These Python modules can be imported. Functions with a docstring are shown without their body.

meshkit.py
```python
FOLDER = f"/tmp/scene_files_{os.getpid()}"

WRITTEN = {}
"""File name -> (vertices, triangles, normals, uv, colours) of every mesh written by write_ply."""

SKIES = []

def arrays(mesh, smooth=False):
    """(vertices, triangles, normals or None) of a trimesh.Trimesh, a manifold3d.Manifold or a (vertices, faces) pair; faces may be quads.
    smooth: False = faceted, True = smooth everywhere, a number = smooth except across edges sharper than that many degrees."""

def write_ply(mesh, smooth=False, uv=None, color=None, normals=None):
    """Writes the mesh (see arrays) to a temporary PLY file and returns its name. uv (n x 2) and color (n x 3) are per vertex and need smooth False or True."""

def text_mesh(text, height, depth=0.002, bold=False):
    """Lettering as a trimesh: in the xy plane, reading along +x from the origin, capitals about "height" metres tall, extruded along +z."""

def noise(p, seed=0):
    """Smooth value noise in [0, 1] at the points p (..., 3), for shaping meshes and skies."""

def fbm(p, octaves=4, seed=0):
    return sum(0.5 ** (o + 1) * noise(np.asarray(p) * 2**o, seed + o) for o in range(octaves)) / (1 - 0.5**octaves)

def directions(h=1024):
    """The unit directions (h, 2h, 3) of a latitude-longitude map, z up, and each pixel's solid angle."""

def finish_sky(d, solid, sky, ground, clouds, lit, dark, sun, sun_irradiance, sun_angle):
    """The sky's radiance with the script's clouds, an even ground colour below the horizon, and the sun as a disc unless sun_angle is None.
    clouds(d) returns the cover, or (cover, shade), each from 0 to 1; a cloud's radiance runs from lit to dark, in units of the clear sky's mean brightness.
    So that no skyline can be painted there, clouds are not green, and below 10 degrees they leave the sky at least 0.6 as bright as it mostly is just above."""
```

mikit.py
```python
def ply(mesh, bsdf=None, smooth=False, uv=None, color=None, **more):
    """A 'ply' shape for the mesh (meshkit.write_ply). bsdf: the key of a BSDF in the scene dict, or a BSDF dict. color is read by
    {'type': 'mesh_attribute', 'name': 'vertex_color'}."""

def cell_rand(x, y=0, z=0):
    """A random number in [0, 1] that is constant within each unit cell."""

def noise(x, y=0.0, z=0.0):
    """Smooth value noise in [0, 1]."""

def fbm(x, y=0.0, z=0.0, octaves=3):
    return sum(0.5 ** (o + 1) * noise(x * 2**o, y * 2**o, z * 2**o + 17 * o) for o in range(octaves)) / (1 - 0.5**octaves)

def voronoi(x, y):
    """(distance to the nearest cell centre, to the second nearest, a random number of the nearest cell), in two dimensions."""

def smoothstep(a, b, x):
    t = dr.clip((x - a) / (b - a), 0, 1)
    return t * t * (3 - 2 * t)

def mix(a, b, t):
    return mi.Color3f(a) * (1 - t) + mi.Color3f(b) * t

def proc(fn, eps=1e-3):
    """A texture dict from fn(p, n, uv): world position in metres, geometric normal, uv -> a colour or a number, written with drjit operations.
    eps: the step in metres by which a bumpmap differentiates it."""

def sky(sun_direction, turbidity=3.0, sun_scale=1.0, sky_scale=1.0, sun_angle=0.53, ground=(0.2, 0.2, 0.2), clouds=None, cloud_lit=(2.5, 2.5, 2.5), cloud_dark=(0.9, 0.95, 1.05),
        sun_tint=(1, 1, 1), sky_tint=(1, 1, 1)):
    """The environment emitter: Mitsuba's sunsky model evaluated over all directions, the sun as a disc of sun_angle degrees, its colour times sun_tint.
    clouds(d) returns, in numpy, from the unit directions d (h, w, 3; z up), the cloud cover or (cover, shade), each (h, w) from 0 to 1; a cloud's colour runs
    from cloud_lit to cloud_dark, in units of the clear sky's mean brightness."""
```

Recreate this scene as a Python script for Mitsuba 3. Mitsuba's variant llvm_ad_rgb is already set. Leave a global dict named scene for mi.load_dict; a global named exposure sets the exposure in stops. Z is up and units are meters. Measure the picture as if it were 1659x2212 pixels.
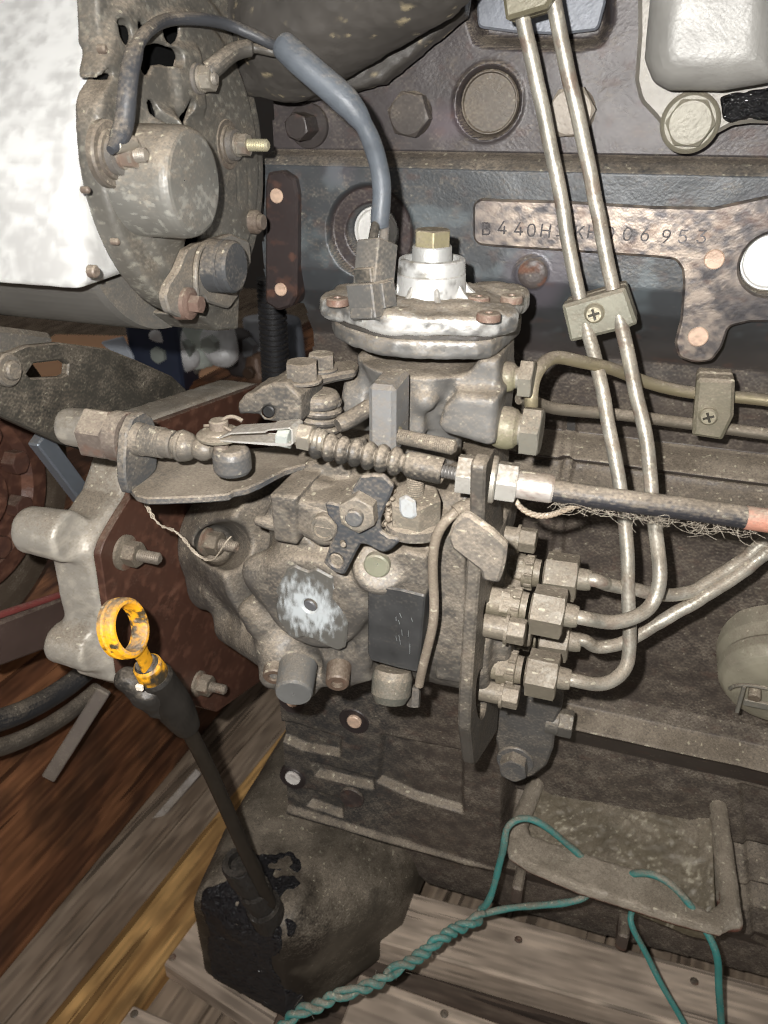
import math
import numpy as np, trimesh, mitsuba as mi, mikit, meshkit
import drjit as dr
from shapely.geometry import Polygon
from scipy.interpolate import CubicSpline
T = mi.ScalarTransform4f
scene, labels = {}, {}
# ------------------------------------------------------------------ camera, light, exposure
FOC, CX, CY = 1662.0, 829.5, 1106.0            # focal length in the pixels of a 1659 x 2212 view
YAW, PITCH = math.radians(18.4), math.radians(28.0)
EYE = np.array([0.0, -0.42, 0.62])
FW = np.array([-math.sin(YAW) * math.cos(PITCH), math.cos(YAW) * math.cos(PITCH), -math.sin(PITCH)])
RT = np.array([math.cos(YAW), math.sin(YAW), 0.0])
DN = np.cross(FW, RT)
scene['camera'] = {'type': 'thinlens', 'fov': math.degrees(2 * math.atan(CX / FOC)), 'fov_axis': 'x', 'near_clip': 0.01, 'far_clip': 20.0,
                   'aperture_radius': 0.0008, 'focus_distance': 0.36,
                   'to_world': T().look_at(origin=EYE.tolist(), target=(EYE + FW).tolist(), up=[0, 0, 1])}
# the lamp of the photographer's phone, a little left of and above the lens
_fp = EYE - 0.020 * RT - 0.018 * DN - 0.004 * FW
LAMP, AMBIENT = 1700.0, 0.085
scene['flash_lamp'] = {'type': 'disk', 'to_world': T().look_at(origin=_fp.tolist(), target=(_fp + FW + 0.03 * RT).tolist(), up=[0, 0, 1]) @ T().scale(0.0035),
                       'emitter': {'type': 'area', 'radiance': {'type': 'rgb', 'value': [LAMP * 8.0, LAMP * 7.85, LAMP * 7.6]}},
                       'bsdf': {'type': 'diffuse', 'reflectance': {'type': 'rgb', 'value': 0.6}}}
labels['flash_lamp'] = {'label': 'small round white flash lamp beside the lens', 'category': 'lamp'}
# the dim even daylight of the shed
scene['shed_light'] = {'type': 'constant', 'radiance': {'type': 'rgb', 'value': [AMBIENT, AMBIENT * .97, AMBIENT * .93]}}
exposure = 0.92


# ------------------------------------------------------------------ reading positions
class View:
    """A crop of the photograph: its corner and scale; turns a crop position into a point on a plane of the scene."""
    def __init__(s, ox, oy, k): s.o, s.k = (ox, oy), k
    def ray(s, x, y):
        u, v = (s.o[0] + x * s.k) / 1.82278, (s.o[1] + y * s.k) / 1.82278
        return FW + (u - CX) / FOC * RT + (v - CY) / FOC * DN
    def __call__(s, x, y, X=None, Y=None, Z=None, z=None):
        d = s.ray(x, y)
        if X is not None: t = (X - EYE[0]) / d[0]
        elif Y is not None: t = (Y - EYE[1]) / d[1]
        elif Z is not None: t = (Z - EYE[2]) / d[2]
        else: t = z
        return EYE + t * d
    def len(s, n, at): return n * s.k / 1.82278 * float((np.asarray(at) - EYE) @ FW) / FOC
    def pts(s, xy, **k): return np.array([s(x, y, **k) for x, y in xy])


F = View(0, 0, 1.82278)
Z1, Z2, Z3, Z4 = View(0, 0, 1100 / 1659), View(1000, 0, 1000 / 1580), View(1900, 0, 1124 / 1659), View(0, 1300, 1000 / 1475)
Z5, Z6, Z7, Z8 = View(700, 1300, 800 / 1659), View(1200, 850, 1000 / 1659), View(900, 1900, 1000 / 1659), View(1700, 1700, 1324 / 1659)
Z9, Z10, Z11 = View(0, 2300, 1200 / 1533), View(600, 2700, 1300 / 1659), View(1800, 2800, 1224 / 1659)
W4 = View(1512, 0, 1512 / 1659)
AX, AY, AZ = np.eye(3)


# ------------------------------------------------------------------ materials
def rgb(*c): return {'type': 'rgb', 'value': list(map(float, c))}
VC = {'type': 'mesh_attribute', 'name': 'vertex_color'}
nz, fb = mikit.noise, mikit.fbm


def dust_mask(p, n, uv):            # dust lies on what faces up, in patches; uv.x says how much of it a thing has
    f = fb(p.x * 130, p.y * 130, p.z * 130, 4)
    g = nz(p.x * 900, p.y * 900, p.z * 900)
    a = n.z * 0.62 + 0.24 + (f - 0.5) * 0.62 + (g - 0.5) * 0.48
    return dr.clip(mikit.smoothstep(0.0, 1.0, a + (uv.x - 0.5) * 1.15) * dr.minimum(uv.x * 2.2, 0.95), 0, 1)


def dust_color(p, n, uv):
    f = fb(p.x * 60 + 9, p.y * 60, p.z * 60, 3)
    g = nz(p.x * 1500, p.y * 1500, p.z * 1500)
    c = mikit.mix((0.190, 0.158, 0.122), (0.280, 0.236, 0.186), mikit.smoothstep(.3, .7, f)) * (0.70 + 0.60 * g)
    return mikit.mix(c, (0.55, 0.50, 0.38), mikit.smoothstep(0.80, 0.90, nz(p.x * 520, p.y * 520, p.z * 520 + 5)) * .75)


def rust_mask(p, n, uv):
    f = fb(p.x * 140 + 3, p.y * 140, p.z * 140, 4)
    return mikit.smoothstep(0.62, 0.85, f + uv.y * 0.62) * dr.minimum(uv.y * 3, 1)


def rust_color(p, n, uv):
    f = nz(p.x * 300, p.y * 300, p.z * 300)
    return mikit.mix((0.10, 0.045, 0.030), (0.19, 0.095, 0.065), f)


def grain(p, n, uv): return fb(p.x * 700, p.y * 700, p.z * 700, 2) + 0.5 * nz(p.x * 1600, p.y * 1600, p.z * 1600)


TD, TC, RM, RC, TG = (mikit.proc(f, eps=4e-4) for f in (dust_mask, dust_color, rust_mask, rust_color, grain))
TB = dict(TG)


def bsdf(name, base, rust=True, dust=True, bump=0.00012):
    b = base
    if rust: b = {'type': 'blendbsdf', 'weight': RM, 'a': b, 'b': {'type': 'diffuse', 'reflectance': RC}}
    if dust: b = {'type': 'blendbsdf', 'weight': TD, 'a': b, 'b': {'type': 'diffuse', 'reflectance': TC}}
    if bump: b = {'type': 'bumpmap', 'arbitrary': TG, 'scale': bump, 'b': b}
    scene['m_' + name] = {'type': 'twosided', 'b': b}


def pr(color, rough, metal=0.0, spec=0.5, **k):
    return {'type': 'principled', 'base_color': color, 'roughness': rough, 'metallic': metal, 'specular': spec, **k}


bsdf('iron', pr(VC, 0.46, 0.15, 0.55))
bsdf('alu', pr(VC, 0.46, 0.62), bump=0.00010)
bsdf('steel', pr(VC, 0.44, 0.65), bump=0.00010)
bsdf('rubber', pr(VC, 0.48, 0.0, 0.45), rust=False, bump=0.00012)
bsdf('gloss', pr(VC, 0.10, 0.0, 1.0), rust=False, bump=0.0022)


def wood_color(p, n, uv):           # uv: along the grain in metres, across it
    w = fb(uv.x * 6, uv.y * 130, 3.0, 4)
    f = fb(uv.x * 25, uv.y * 420, 7.0, 2)
    return mi.Color3f(1.0) * (0.55 + 0.7 * w) * (0.7 + 0.6 * f)


# ------------------------------------------------------------------ keeping the scene
def thing(key, label, cat, group=None, kind=None):
    labels[key] = {'label': label, 'category': cat, **({'group': group} if group else {}), **({'kind': kind} if kind else {})}
    return key


def numbered(key):
    if key not in scene: return key
    i = 1
    while f'{key}_{i:03d}' in scene: i += 1
    return f'{key}_{i:03d}'


def add(key, mesh, mat, col=(.1, .1, .1), dust=0.5, rust=0.0, smooth=35, mottle=0.25, label=None, kind=None, uv=None, freq=40):
    """Adds a mesh; its vertices carry the paint or metal colour (mottled), its uv how dusty and how rusty it is."""
    if isinstance(mesh, (list, tuple)) and len(mesh) and isinstance(mesh[0], trimesh.Trimesh): mesh = trimesh.util.concatenate(mesh)
    if isinstance(mesh, tuple):
        f = np.asarray(mesh[1]); f = np.vstack([f[:, [0, 1, 2]], f[:, [0, 2, 3]]]) if f.shape[1] == 4 else f
        mesh = trimesh.Trimesh(mesh[0], f, process=False)
    ext = float(np.ptp(mesh.vertices, axis=0).max())
    if mottle and uv is None and len(mesh.faces) < 6000 and ext < .3 and kind != 'stuff':
        mesh = trimesh.Trimesh(*trimesh.remesh.subdivide_to_size(mesh.vertices, mesh.faces, max(.003, ext / 32)), process=False)
    if smooth not in (False, True):
        mesh = trimesh.graph.smooth_shade(mesh, angle=math.radians(smooth), facet_minarea=None); smooth = True
    v = np.asarray(mesh.vertices)
    if callable(col): c = col(v)
    else: c = np.broadcast_to(np.asarray(col, float), v.shape) * (1 + mottle * 2 * (meshkit.fbm(v * freq, 4) - 0.5))[:, None]
    if uv is None:         # greasy and dusty patches
        d_ = dust + (.55 * (meshkit.fbm(v * 34 + 7, 3, 2) - .5) if dust >= .3 and len(v) > 60 else 0)
        uv = np.stack([np.clip(d_ + np.zeros(len(v)), 0, 1), np.full(len(v), rust)], 1)
    k = numbered(key)
    scene[k] = mikit.ply(mesh, 'm_' + mat, smooth=smooth, uv=uv, color=np.clip(c, 0.002, 0.95))
    if label or kind: labels[k] = {**({'label': label} if label else {}), **({'kind': kind} if kind else {})}
    return k


# ------------------------------------------------------------------ shapes
def unit(v): v = np.asarray(v, float); return v / np.linalg.norm(v)


def frame(axis, up=None):
    a = unit(axis); u = np.array([0, 0, 1.0]) if up is None else np.asarray(up, float)
    if abs(a @ unit(u)) > 0.95: u = np.array([0, 1.0, 0.])
    x = unit(np.cross(u, a)); return x, np.cross(a, x), a


def spline(pts, n=60):
    p = np.asarray(pts, float); s = np.r_[0, np.cumsum(np.linalg.norm(np.diff(p, axis=0), axis=1))]
    return CubicSpline(s, p)(np.linspace(0, s[-1], n))


def tube(p, r, sides=18, cap=True):
    p = np.asarray(p, float); n = len(p); r = np.broadcast_to(np.asarray(r, float), (n,))
    t = np.gradient(p, axis=0); t /= np.linalg.norm(t, axis=1, keepdims=True)
    a = frame(t[0])[0]; ang = np.arange(sides) * 2 * np.pi / sides; rings = []
    for i in range(n):
        a = unit(a - (a @ t[i]) * t[i]); b = np.cross(t[i], a)
        rings.append(p[i] + r[i] * (np.cos(ang)[:, None] * a + np.sin(ang)[:, None] * b))
    return loft(rings, cap)


def loft(rings, cap=True):
    n, s = len(rings), len(rings[0]); v = np.vstack(rings)
    i, j = np.meshgrid(np.arange(n - 1), np.arange(s), indexing='ij')
    q = np.stack([i * s + j, i * s + (j + 1) % s, (i + 1) * s + (j + 1) % s, (i + 1) * s + j], -1).reshape(-1, 4)
    f = [q[:, [0, 1, 2]], q[:, [0, 2, 3]]]
    if cap:
        k = len(v); v = np.vstack([v, rings[0].mean(0), rings[-1].mean(0)]); j = np.arange(s); e = (n - 1) * s
        f += [np.stack([(j + 1) % s, j, j * 0 + k], 1), np.stack([e + j, e + (j + 1) % s, j * 0 + k + 1], 1)]
    return trimesh.Trimesh(v, np.vstack(f), process=False)


def lathe(p, axis, prof, seg=40, up=None, squash=None):
    """prof: (distance along the axis, radius) pairs."""
    x, y, a = frame(axis, up); ang = np.arange(seg) * 2 * np.pi / seg
    circ = np.cos(ang)[:, None] * x + np.sin(ang)[:, None] * y
    return loft([np.asarray(p) + t * a + max(r, 1e-5) * circ for t, r in prof])


def rod(p, axis, L, r, b=0.0006, seg=36, **k): return lathe(p, axis, [(0, r), (L - b, r), (L, r - b)], seg, **k)


def rod2(a, b, r, c=0.0006, seg=36): return rod(a, np.asarray(b) - a, np.linalg.norm(np.asarray(b) - a), r, c, seg)


def thread(p, axis, L, r, pitch=0.00125, seg=28):
    prof, t = [], 0.0
    while t < L - pitch:
        prof += [(t, r * .86), (t + pitch * .45, r), (t + pitch * .6, r)]; t += pitch
    return lathe(p, axis, prof + [(t, r * .86), (L - r * .25, r * .88), (L, r * .6)], seg)


def hexa(p, axis, af, h, rot=0.0, ch=True, seg=6, up=None):
    """A hexagon head or nut with its corners turned off."""
    x, y, a = frame(axis, up); n = 72; ang = np.arange(n) * 2 * np.pi / n
    rr = (af / 2) / np.cos((ang - rot + np.pi / seg) % (2 * np.pi / seg) - np.pi / seg)
    rc = af / 2 * 0.97
    d = np.cos(ang)[:, None] * x + np.sin(ang)[:, None] * y; p = np.asarray(p)
    c = 0.30 * (rr - rc) + af * .012
    rings = [p + rr[:, None] * d, p + (h - c)[:, None] * a + rr[:, None] * d, p + (h * a) + np.minimum(rr, rc)[:, None] * d * .97]
    return loft(rings)


def bolt(p, axis, af, h, washer=None, flange=None, rot=0.0, dish=False):
    m, p, a = [], np.asarray(p, float), unit(axis)
    if washer: m.append(rod(p, a, washer[1], washer[0], 0.0003)); p = p + a * washer[1]
    if flange: m.append(lathe(p, a, [(0, flange), (h * .12, flange), (h * .3, af * .5)], 40))
    m.append(hexa(p, a, af, h, rot)); return trimesh.util.concatenate(m)


def ngon_normals(p):
    e = np.roll(p, -1, 0) - p; e /= np.linalg.norm(e, axis=1, keepdims=True) + 1e-12
    n = np.stack([e[:, 1], -e[:, 0]], 1); m = n + np.roll(n, 1, 0)
    return m / np.maximum((m * m).sum(1, keepdims=True) / 2, 0.35)


def fillet(poly, r):
    g = poly if isinstance(poly, Polygon) else Polygon(poly)
    g = g.buffer(0)
    return g.buffer(-r, quad_segs=5).buffer(2 * r, quad_segs=5).buffer(-r, quad_segs=5).simplify(r * .03) if r else g


def plate(pts, direction, thick, bevel=0.0006, round=0.002, holes=(), bend=None):
    """A plate with an outline through the 3-D points (all in one plane), thick along direction, edges chamfered."""
    pts = np.asarray(pts, float); x, y, a = frame(direction); o = pts[0]
    to2 = lambda q: np.stack([(q - o) @ x, (q - o) @ y], 1)
    g = fillet(to2(pts), round)
    for h in holes: g = g.difference(Polygon(to2(np.asarray(h))).buffer(0))
    g = max(getattr(g, 'geoms', [g]), key=lambda q: q.area)
    g = trimesh.path.polygons.Polygon(g.exterior, g.interiors)
    from shapely.geometry.polygon import orient
    g = orient(g); rings = [np.array(r.coords)[:-1] for r in [g.exterior, *g.interiors]]
    V, Fc, at = [], [], 0; b = min(bevel, thick * .45); inner = []
    levels = [(0, b), (b, 0), (thick - b, 0), (thick, b)] if b > 0 else [(0, 0), (thick, 0)]
    for ring in rings:
        n = ngon_normals(ring); s = len(ring); lv = [(ring - d * n, t) for t, d in levels]; inner.append(lv[0][0])
        for q, t in lv: V.append(o + q[:, :1] * x + q[:, 1:] * y + t * a)
        for k in range(len(levels) - 1):
            j = np.arange(s); A, B = at + k * s + j, at + k * s + (j + 1) % s
            Fc += [np.stack([A, B, B + s], 1), np.stack([A, B + s, A + s], 1)]
        at += s * len(levels)
    import mapbox_earcut
    flat = np.vstack(inner); ends = np.cumsum([len(r) for r in inner]).astype(np.uint32)
    tri = mapbox_earcut.triangulate_float64(flat, ends).reshape(-1, 3).astype(int)
    ar = np.cross(flat[tri[:, 1]] - flat[tri[:, 0]], flat[tri[:, 2]] - flat[tri[:, 0]]); tri[ar < 0] = tri[ar < 0][:, ::-1]
    for t, flip in ((0, True), (thick, False)):
        V.append(o + flat[:, :1] * x + flat[:, 1:] * y + t * a); Fc.append((tri[:, ::-1] if flip else tri) + at); at += len(flat)
    return trimesh.Trimesh(np.vstack(V), np.vstack(Fc), process=False)


def circle(c, axis, r, n=36, ry=None):
    x, y, a = frame(axis); t = np.arange(n) * 2 * np.pi / n
    return np.asarray(c) + r * np.cos(t)[:, None] * x + (ry or r) * np.sin(t)[:, None] * y


def block_box(c, half, b=0.001, R=None):
    """A chamfered box."""
    hx, hy, hz = half; b = min(b, *[h * .9 for h in half])
    import itertools
    q = np.array([(sx * (hx - (b if k != 0 else 0)), sy * (hy - (b if k != 1 else 0)), sz * (hz - (b if k != 2 else 0)))
                  for sx, sy, sz in itertools.product((-1, 1), repeat=3) for k in range(3)])
    m = trimesh.convex.convex_hull(q); v = np.asarray(m.vertices)
    return trimesh.Trimesh((v @ np.asarray(R).T if R is not None else v) + c, m.faces, process=False)


def basis(x=None, y=None, z=None):
    """Rotation with columns along the given directions (two of the three)."""
    if z is None: x = unit(x); y = unit(np.asarray(y) - (np.asarray(y) @ x) * x); z = np.cross(x, y)
    elif y is None: x = unit(x); z = unit(np.asarray(z) - (np.asarray(z) @ x) * x); y = np.cross(z, x)
    return np.stack([x, y, z], 1)


# ------------------------------------------------------------------ rounded castings from distance fields
def s_box(p, c, half, r=0.0, R=None):
    q = np.abs((p - c) @ R if R is not None else p - c) - (np.asarray(half) - r)
    return np.linalg.norm(np.maximum(q, 0), axis=1) + np.minimum(q.max(1), 0) - r


def s_cap(p, a, b, ra, rb=None):
    a, b = np.asarray(a), np.asarray(b); d = b - a; t = np.clip((p - a) @ d / (d @ d), 0, 1)
    return np.linalg.norm(p - a - t[:, None] * d, axis=1) - (ra if rb is None else ra + (rb - ra) * t)


def s_cyl(p, a, b, r, rnd=0.0, rb=None):
    a, b = np.asarray(a), np.asarray(b); L = np.linalg.norm(b - a); d = (b - a) / L; t = (p - a) @ d
    q = np.linalg.norm(p - a - t[:, None] * d, axis=1)
    rr = r if rb is None else r + (rb - r) * np.clip(t / L, 0, 1)
    u, w = q - rr + rnd, np.abs(t - L / 2) - L / 2 + rnd
    return np.hypot(np.maximum(u, 0), np.maximum(w, 0)) + np.minimum(np.maximum(u, w), 0) - rnd


def poly2(q, poly):
    d = np.full(len(q), 1e9); s = np.ones(len(q)); n = len(poly)
    for i in range(n):
        a, b = poly[i], poly[i - 1]; e = b - a; w = q - a
        t = np.clip(w @ e / (e @ e), 0, 1); m = w - t[:, None] * e; d = np.minimum(d, (m * m).sum(1))
        c1, c2, c3 = q[:, 1] >= a[1], q[:, 1] < b[1], e[0] * w[:, 1] > e[1] * w[:, 0]
        s = np.where((c1 & c2 & c3) | (~c1 & ~c2 & ~c3), -s, s)
    return s * np.sqrt(d)


def s_ext(p, pts, direction, thick, rnd=0.001):
    """A prism with an outline through 3-D points, thick along direction."""
    pts = np.asarray(pts); x, y, a = frame(direction); o = pts[0]
    t = (p - o) @ a - thick / 2
    u = poly2(np.stack([(p - o) @ x, (p - o) @ y], 1), np.stack([(pts - o) @ x, (pts - o) @ y], 1)) + rnd
    w = np.abs(t) - thick / 2 + rnd
    return np.hypot(np.maximum(u, 0), np.maximum(w, 0)) + np.minimum(np.maximum(u, w), 0) - rnd


def su(k, *ds):
    o = ds[0]
    for d in ds[1:]:
        h = np.maximum(k - np.abs(o - d), 0) / k; o = np.minimum(o, d) - h * h * k * .25
    return o


def ss(k, a, b):
    return -su(k, -a, b)


def mesh_of(f, lo, hi, h, rough=0.00025, rf=260):
    """Surface nets of f < 0 within the box, evaluated only near the surface."""
    lo, hi = np.asarray(lo, float), np.asarray(hi, float); C = 4
    n = (np.ceil((hi - lo) / (h * C)).astype(int) + 1) * C + 1
    g = [lo[k] + h * np.arange(n[k]) for k in range(3)]
    m = [x[::C] for x in g]; P = np.stack(np.meshgrid(*m, indexing='ij'), -1).reshape(-1, 3)
    c = f(P).reshape([len(x) for x in m])
    near = np.abs(c) < h * C * 1.9
    full = np.repeat(np.repeat(np.repeat(c, C, 0), C, 1), C, 2)[:n[0] + 3, :n[1] + 3, :n[2] + 3]
    mask = np.repeat(np.repeat(np.repeat(near, C, 0), C, 1), C, 2)
    off = C // 2                                   # each coarse sample stands for the fine ones around it
    full, mask = full[off:off + n[0], off:off + n[1], off:off + n[2]], mask[off:off + n[0], off:off + n[1], off:off + n[2]]
    n = np.array(full.shape); full = np.ascontiguousarray(full)
    i = np.argwhere(mask); pts = lo + (i + 0) * h
    val = f(pts)
    if rough: val = val + rough * 2 * (meshkit.fbm(pts * rf, 3) - 0.5)
    full[mask] = val
    s = full < 0
    cell = np.zeros(n - 1, int); acc = np.zeros((*(n - 1), 3)); cnt = np.zeros(n - 1)
    cs = s[:-1, :-1, :-1] * 0
    for dx in (0, 1):
        for dy in (0, 1):
            for dz in (0, 1): cs = cs + s[dx:n[0] - 1 + dx, dy:n[1] - 1 + dy, dz:n[2] - 1 + dz]
    act = np.argwhere((cs > 0) & (cs < 8)); ids = -np.ones(n - 1, int); ids[tuple(act.T)] = np.arange(len(act))
    pos, num = np.zeros((len(act), 3)), np.zeros(len(act))
    cor = [(a, b, d) for a in (0, 1) for b in (0, 1) for d in (0, 1)]
    V = {q: full[act[:, 0] + q[0], act[:, 1] + q[1], act[:, 2] + q[2]] for q in cor}
    for q in cor:
        for k in range(3):
            if q[k] == 0:
                e = list(q); e[k] = 1; a, b = V[q], V[tuple(e)]; x = (a < 0) != (b < 0)
                t = a[x] / (a[x] - b[x]); w = np.tile(np.array(q, float), (x.sum(), 1)); w[:, k] = t
                pos[x] += w; num[x] += 1
    verts = lo + (act + pos / num[:, None]) * h
    faces = []
    for k in range(3):
        u, w = (k + 1) % 3, (k + 2) % 3
        sl = [slice(None)] * 3; sl[k] = slice(0, -1); sh = [slice(None)] * 3; sh[k] = slice(1, None)
        e = np.argwhere(s[tuple(sl)] != s[tuple(sh)]); e = e[(e[:, u] > 0) & (e[:, w] > 0) & (e[:, u] < n[u] - 1) & (e[:, w] < n[w] - 1)]
        du, dw = np.eye(3, dtype=int)[u], np.eye(3, dtype=int)[w]
        q = [ids[tuple((e - x).T)] for x in (du * 0, du, du + dw, dw)]
        q = np.stack(q, 1); fl = ~s[tuple(e.T)]; q[fl] = q[fl][:, ::-1]; faces.append(q[(q >= 0).all(1)])
    q = np.vstack(faces); q = q[:, ::-1]
    m = trimesh.Trimesh(verts, np.vstack([q[:, [0, 1, 2]], q[:, [0, 2, 3]]]), process=False)
    if m.volume < 0: m.invert()
    return m
# ------------------------------------------------------------------ the engine block with everything cast or screwed into its side
IRON, DUSTY = (.045, .042, .040), (.10, .085, .068)
B = thing('engine_block', 'dusty dark cast iron engine block filling the right side behind the injection pump', 'engine block')
prof = [(-160, .014), (338, .014), (350, .006), (374, 0), (625, 0), (680, .006), (735, .020), (780, .030), (955, .032), (975, .022), (1014, .010),
        (1017, .026), (1032, .024), (1085, .014), (1140, .010), (1520, .008), (1560, .004), (1612, -.012), (1615, .006), (1640, .016), (1760, .018), (1775, .010), (1850, .008),
        (1856, .001), (1905, -.002), (1909, -.008), (1960, -.008), (1975, .01)]
pz = np.array([F(1400, y, Y=d)[2] for y, d in prof]); py = np.array([d for _, d in prof])
o = np.argsort(pz); pz, py = pz[o], py[o]


def disc(q, c, r): return np.hypot(q[:, 0] - c[0], q[:, 2] - c[2]) - r
def sst(a, b, x): t = np.clip((x - a) / (b - a), 0, 1); return t * t * (3 - 2 * t)


plug_c, cup_c, boss_c, big_c = F(798, 505, Y=0), F(1053, 222, Y=.012), F(1147, 590, Y=0), F(1668, 568, Y=0)
frame_xy = [(535, 1455), (1092, 1440), (1092, 1660), (1086, 1888), (1010, 1868), (566, 1738), (552, 1650), (536, 1500)]
frame_o = F.pts(frame_xy, Y=-.022)
slots = [Z10.pts(s, Y=-.022) for s in ([(600, 178), (700, 190), (948, 268), (940, 352), (760, 322), (625, 262)], [(800, 385), (1115, 470), (1110, 520), (820, 450)],
                                       [(770, 520), (960, 575), (955, 660), (780, 600)], [(1150, 250), (1560, 330), (1560, 640), (1300, 560), (1130, 480)])]
panel = F.pts([(1600, 1700), (1720, 1730), (1720, 2100), (1622, 1990)], Y=.014)
groove = Z8.pts([(655, -90), (700, -90), (690, 140), (650, 560), (605, 560), (645, 140)], Y=.02)
top_step = W4.pts([(300, -400), (370, 40), (405, 160), (440, 176), (640, 186), (840, 190), (930, 172), (965, 100), (985, -400)], Y=.014)
XL, XR, H = F(560, 300, Y=0)[0] - .004, .24, .0012


def height(q):
    """Depth of the block's side at the points q (on the plane Y = 0)."""
    d = np.interp(q[:, 2], pz, py)
    w = meshkit.fbm(q * 30, 3) - .5
    d = d + w * .0016
    d = np.where(q[:, 2] > F(1400, 660, Y=0)[2], d + .0035 * sst(.0015, -.0015, np.abs(disc(q, plug_c, .0215)) - .0008) * 0, d)
    d += .0045 * sst(.001, -.001, disc(q, plug_c, .0245)) * sst(-.002, 0, 1.0) + .009 * sst(.0012, -.0012, disc(q, plug_c, .0140))
    d += .006 * sst(.0012, -.0012, disc(q, cup_c, .0155)) - .0015 * sst(.0015, -.0012, np.abs(disc(q, cup_c, .0165)) - .001)
    d -= .0022 * sst(.0009, -.0009, disc(q, boss_c, .0085))
    d += .010 * sst(.0012, -.0012, disc(q, big_c, .0145))
    inside = poly2(q[:, [0, 2]], frame_o[:, [0, 2]])
    f = -.022 + w * .001
    for s in slots: f = f + .006 * sst(.0015, -.0025, poly2(q[:, [0, 2]], s[:, [0, 2]]))
    f = f - .004 * sst(.002, -.004, q[:, 2] - np.interp(q[:, 0], [frame_o[5][0], frame_o[3][0]], [Z10(700, 600, Y=-.022)[2], Z10(1659, 905, Y=-.022)[2]]))
    k = sst(.003, -.003, inside)
    d = d * (1 - k) + f * k
    d += .005 * sst(.002, -.002, poly2(q[:, [0, 2]], panel[:, [0, 2]])) + .004 * sst(.002, -.001, poly2(q[:, [0, 2]], groove[:, [0, 2]]))
    d += .014 * sst(.003, -.003, poly2(q[:, [0, 2]], top_step[:, [0, 2]]))
    return d


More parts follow.
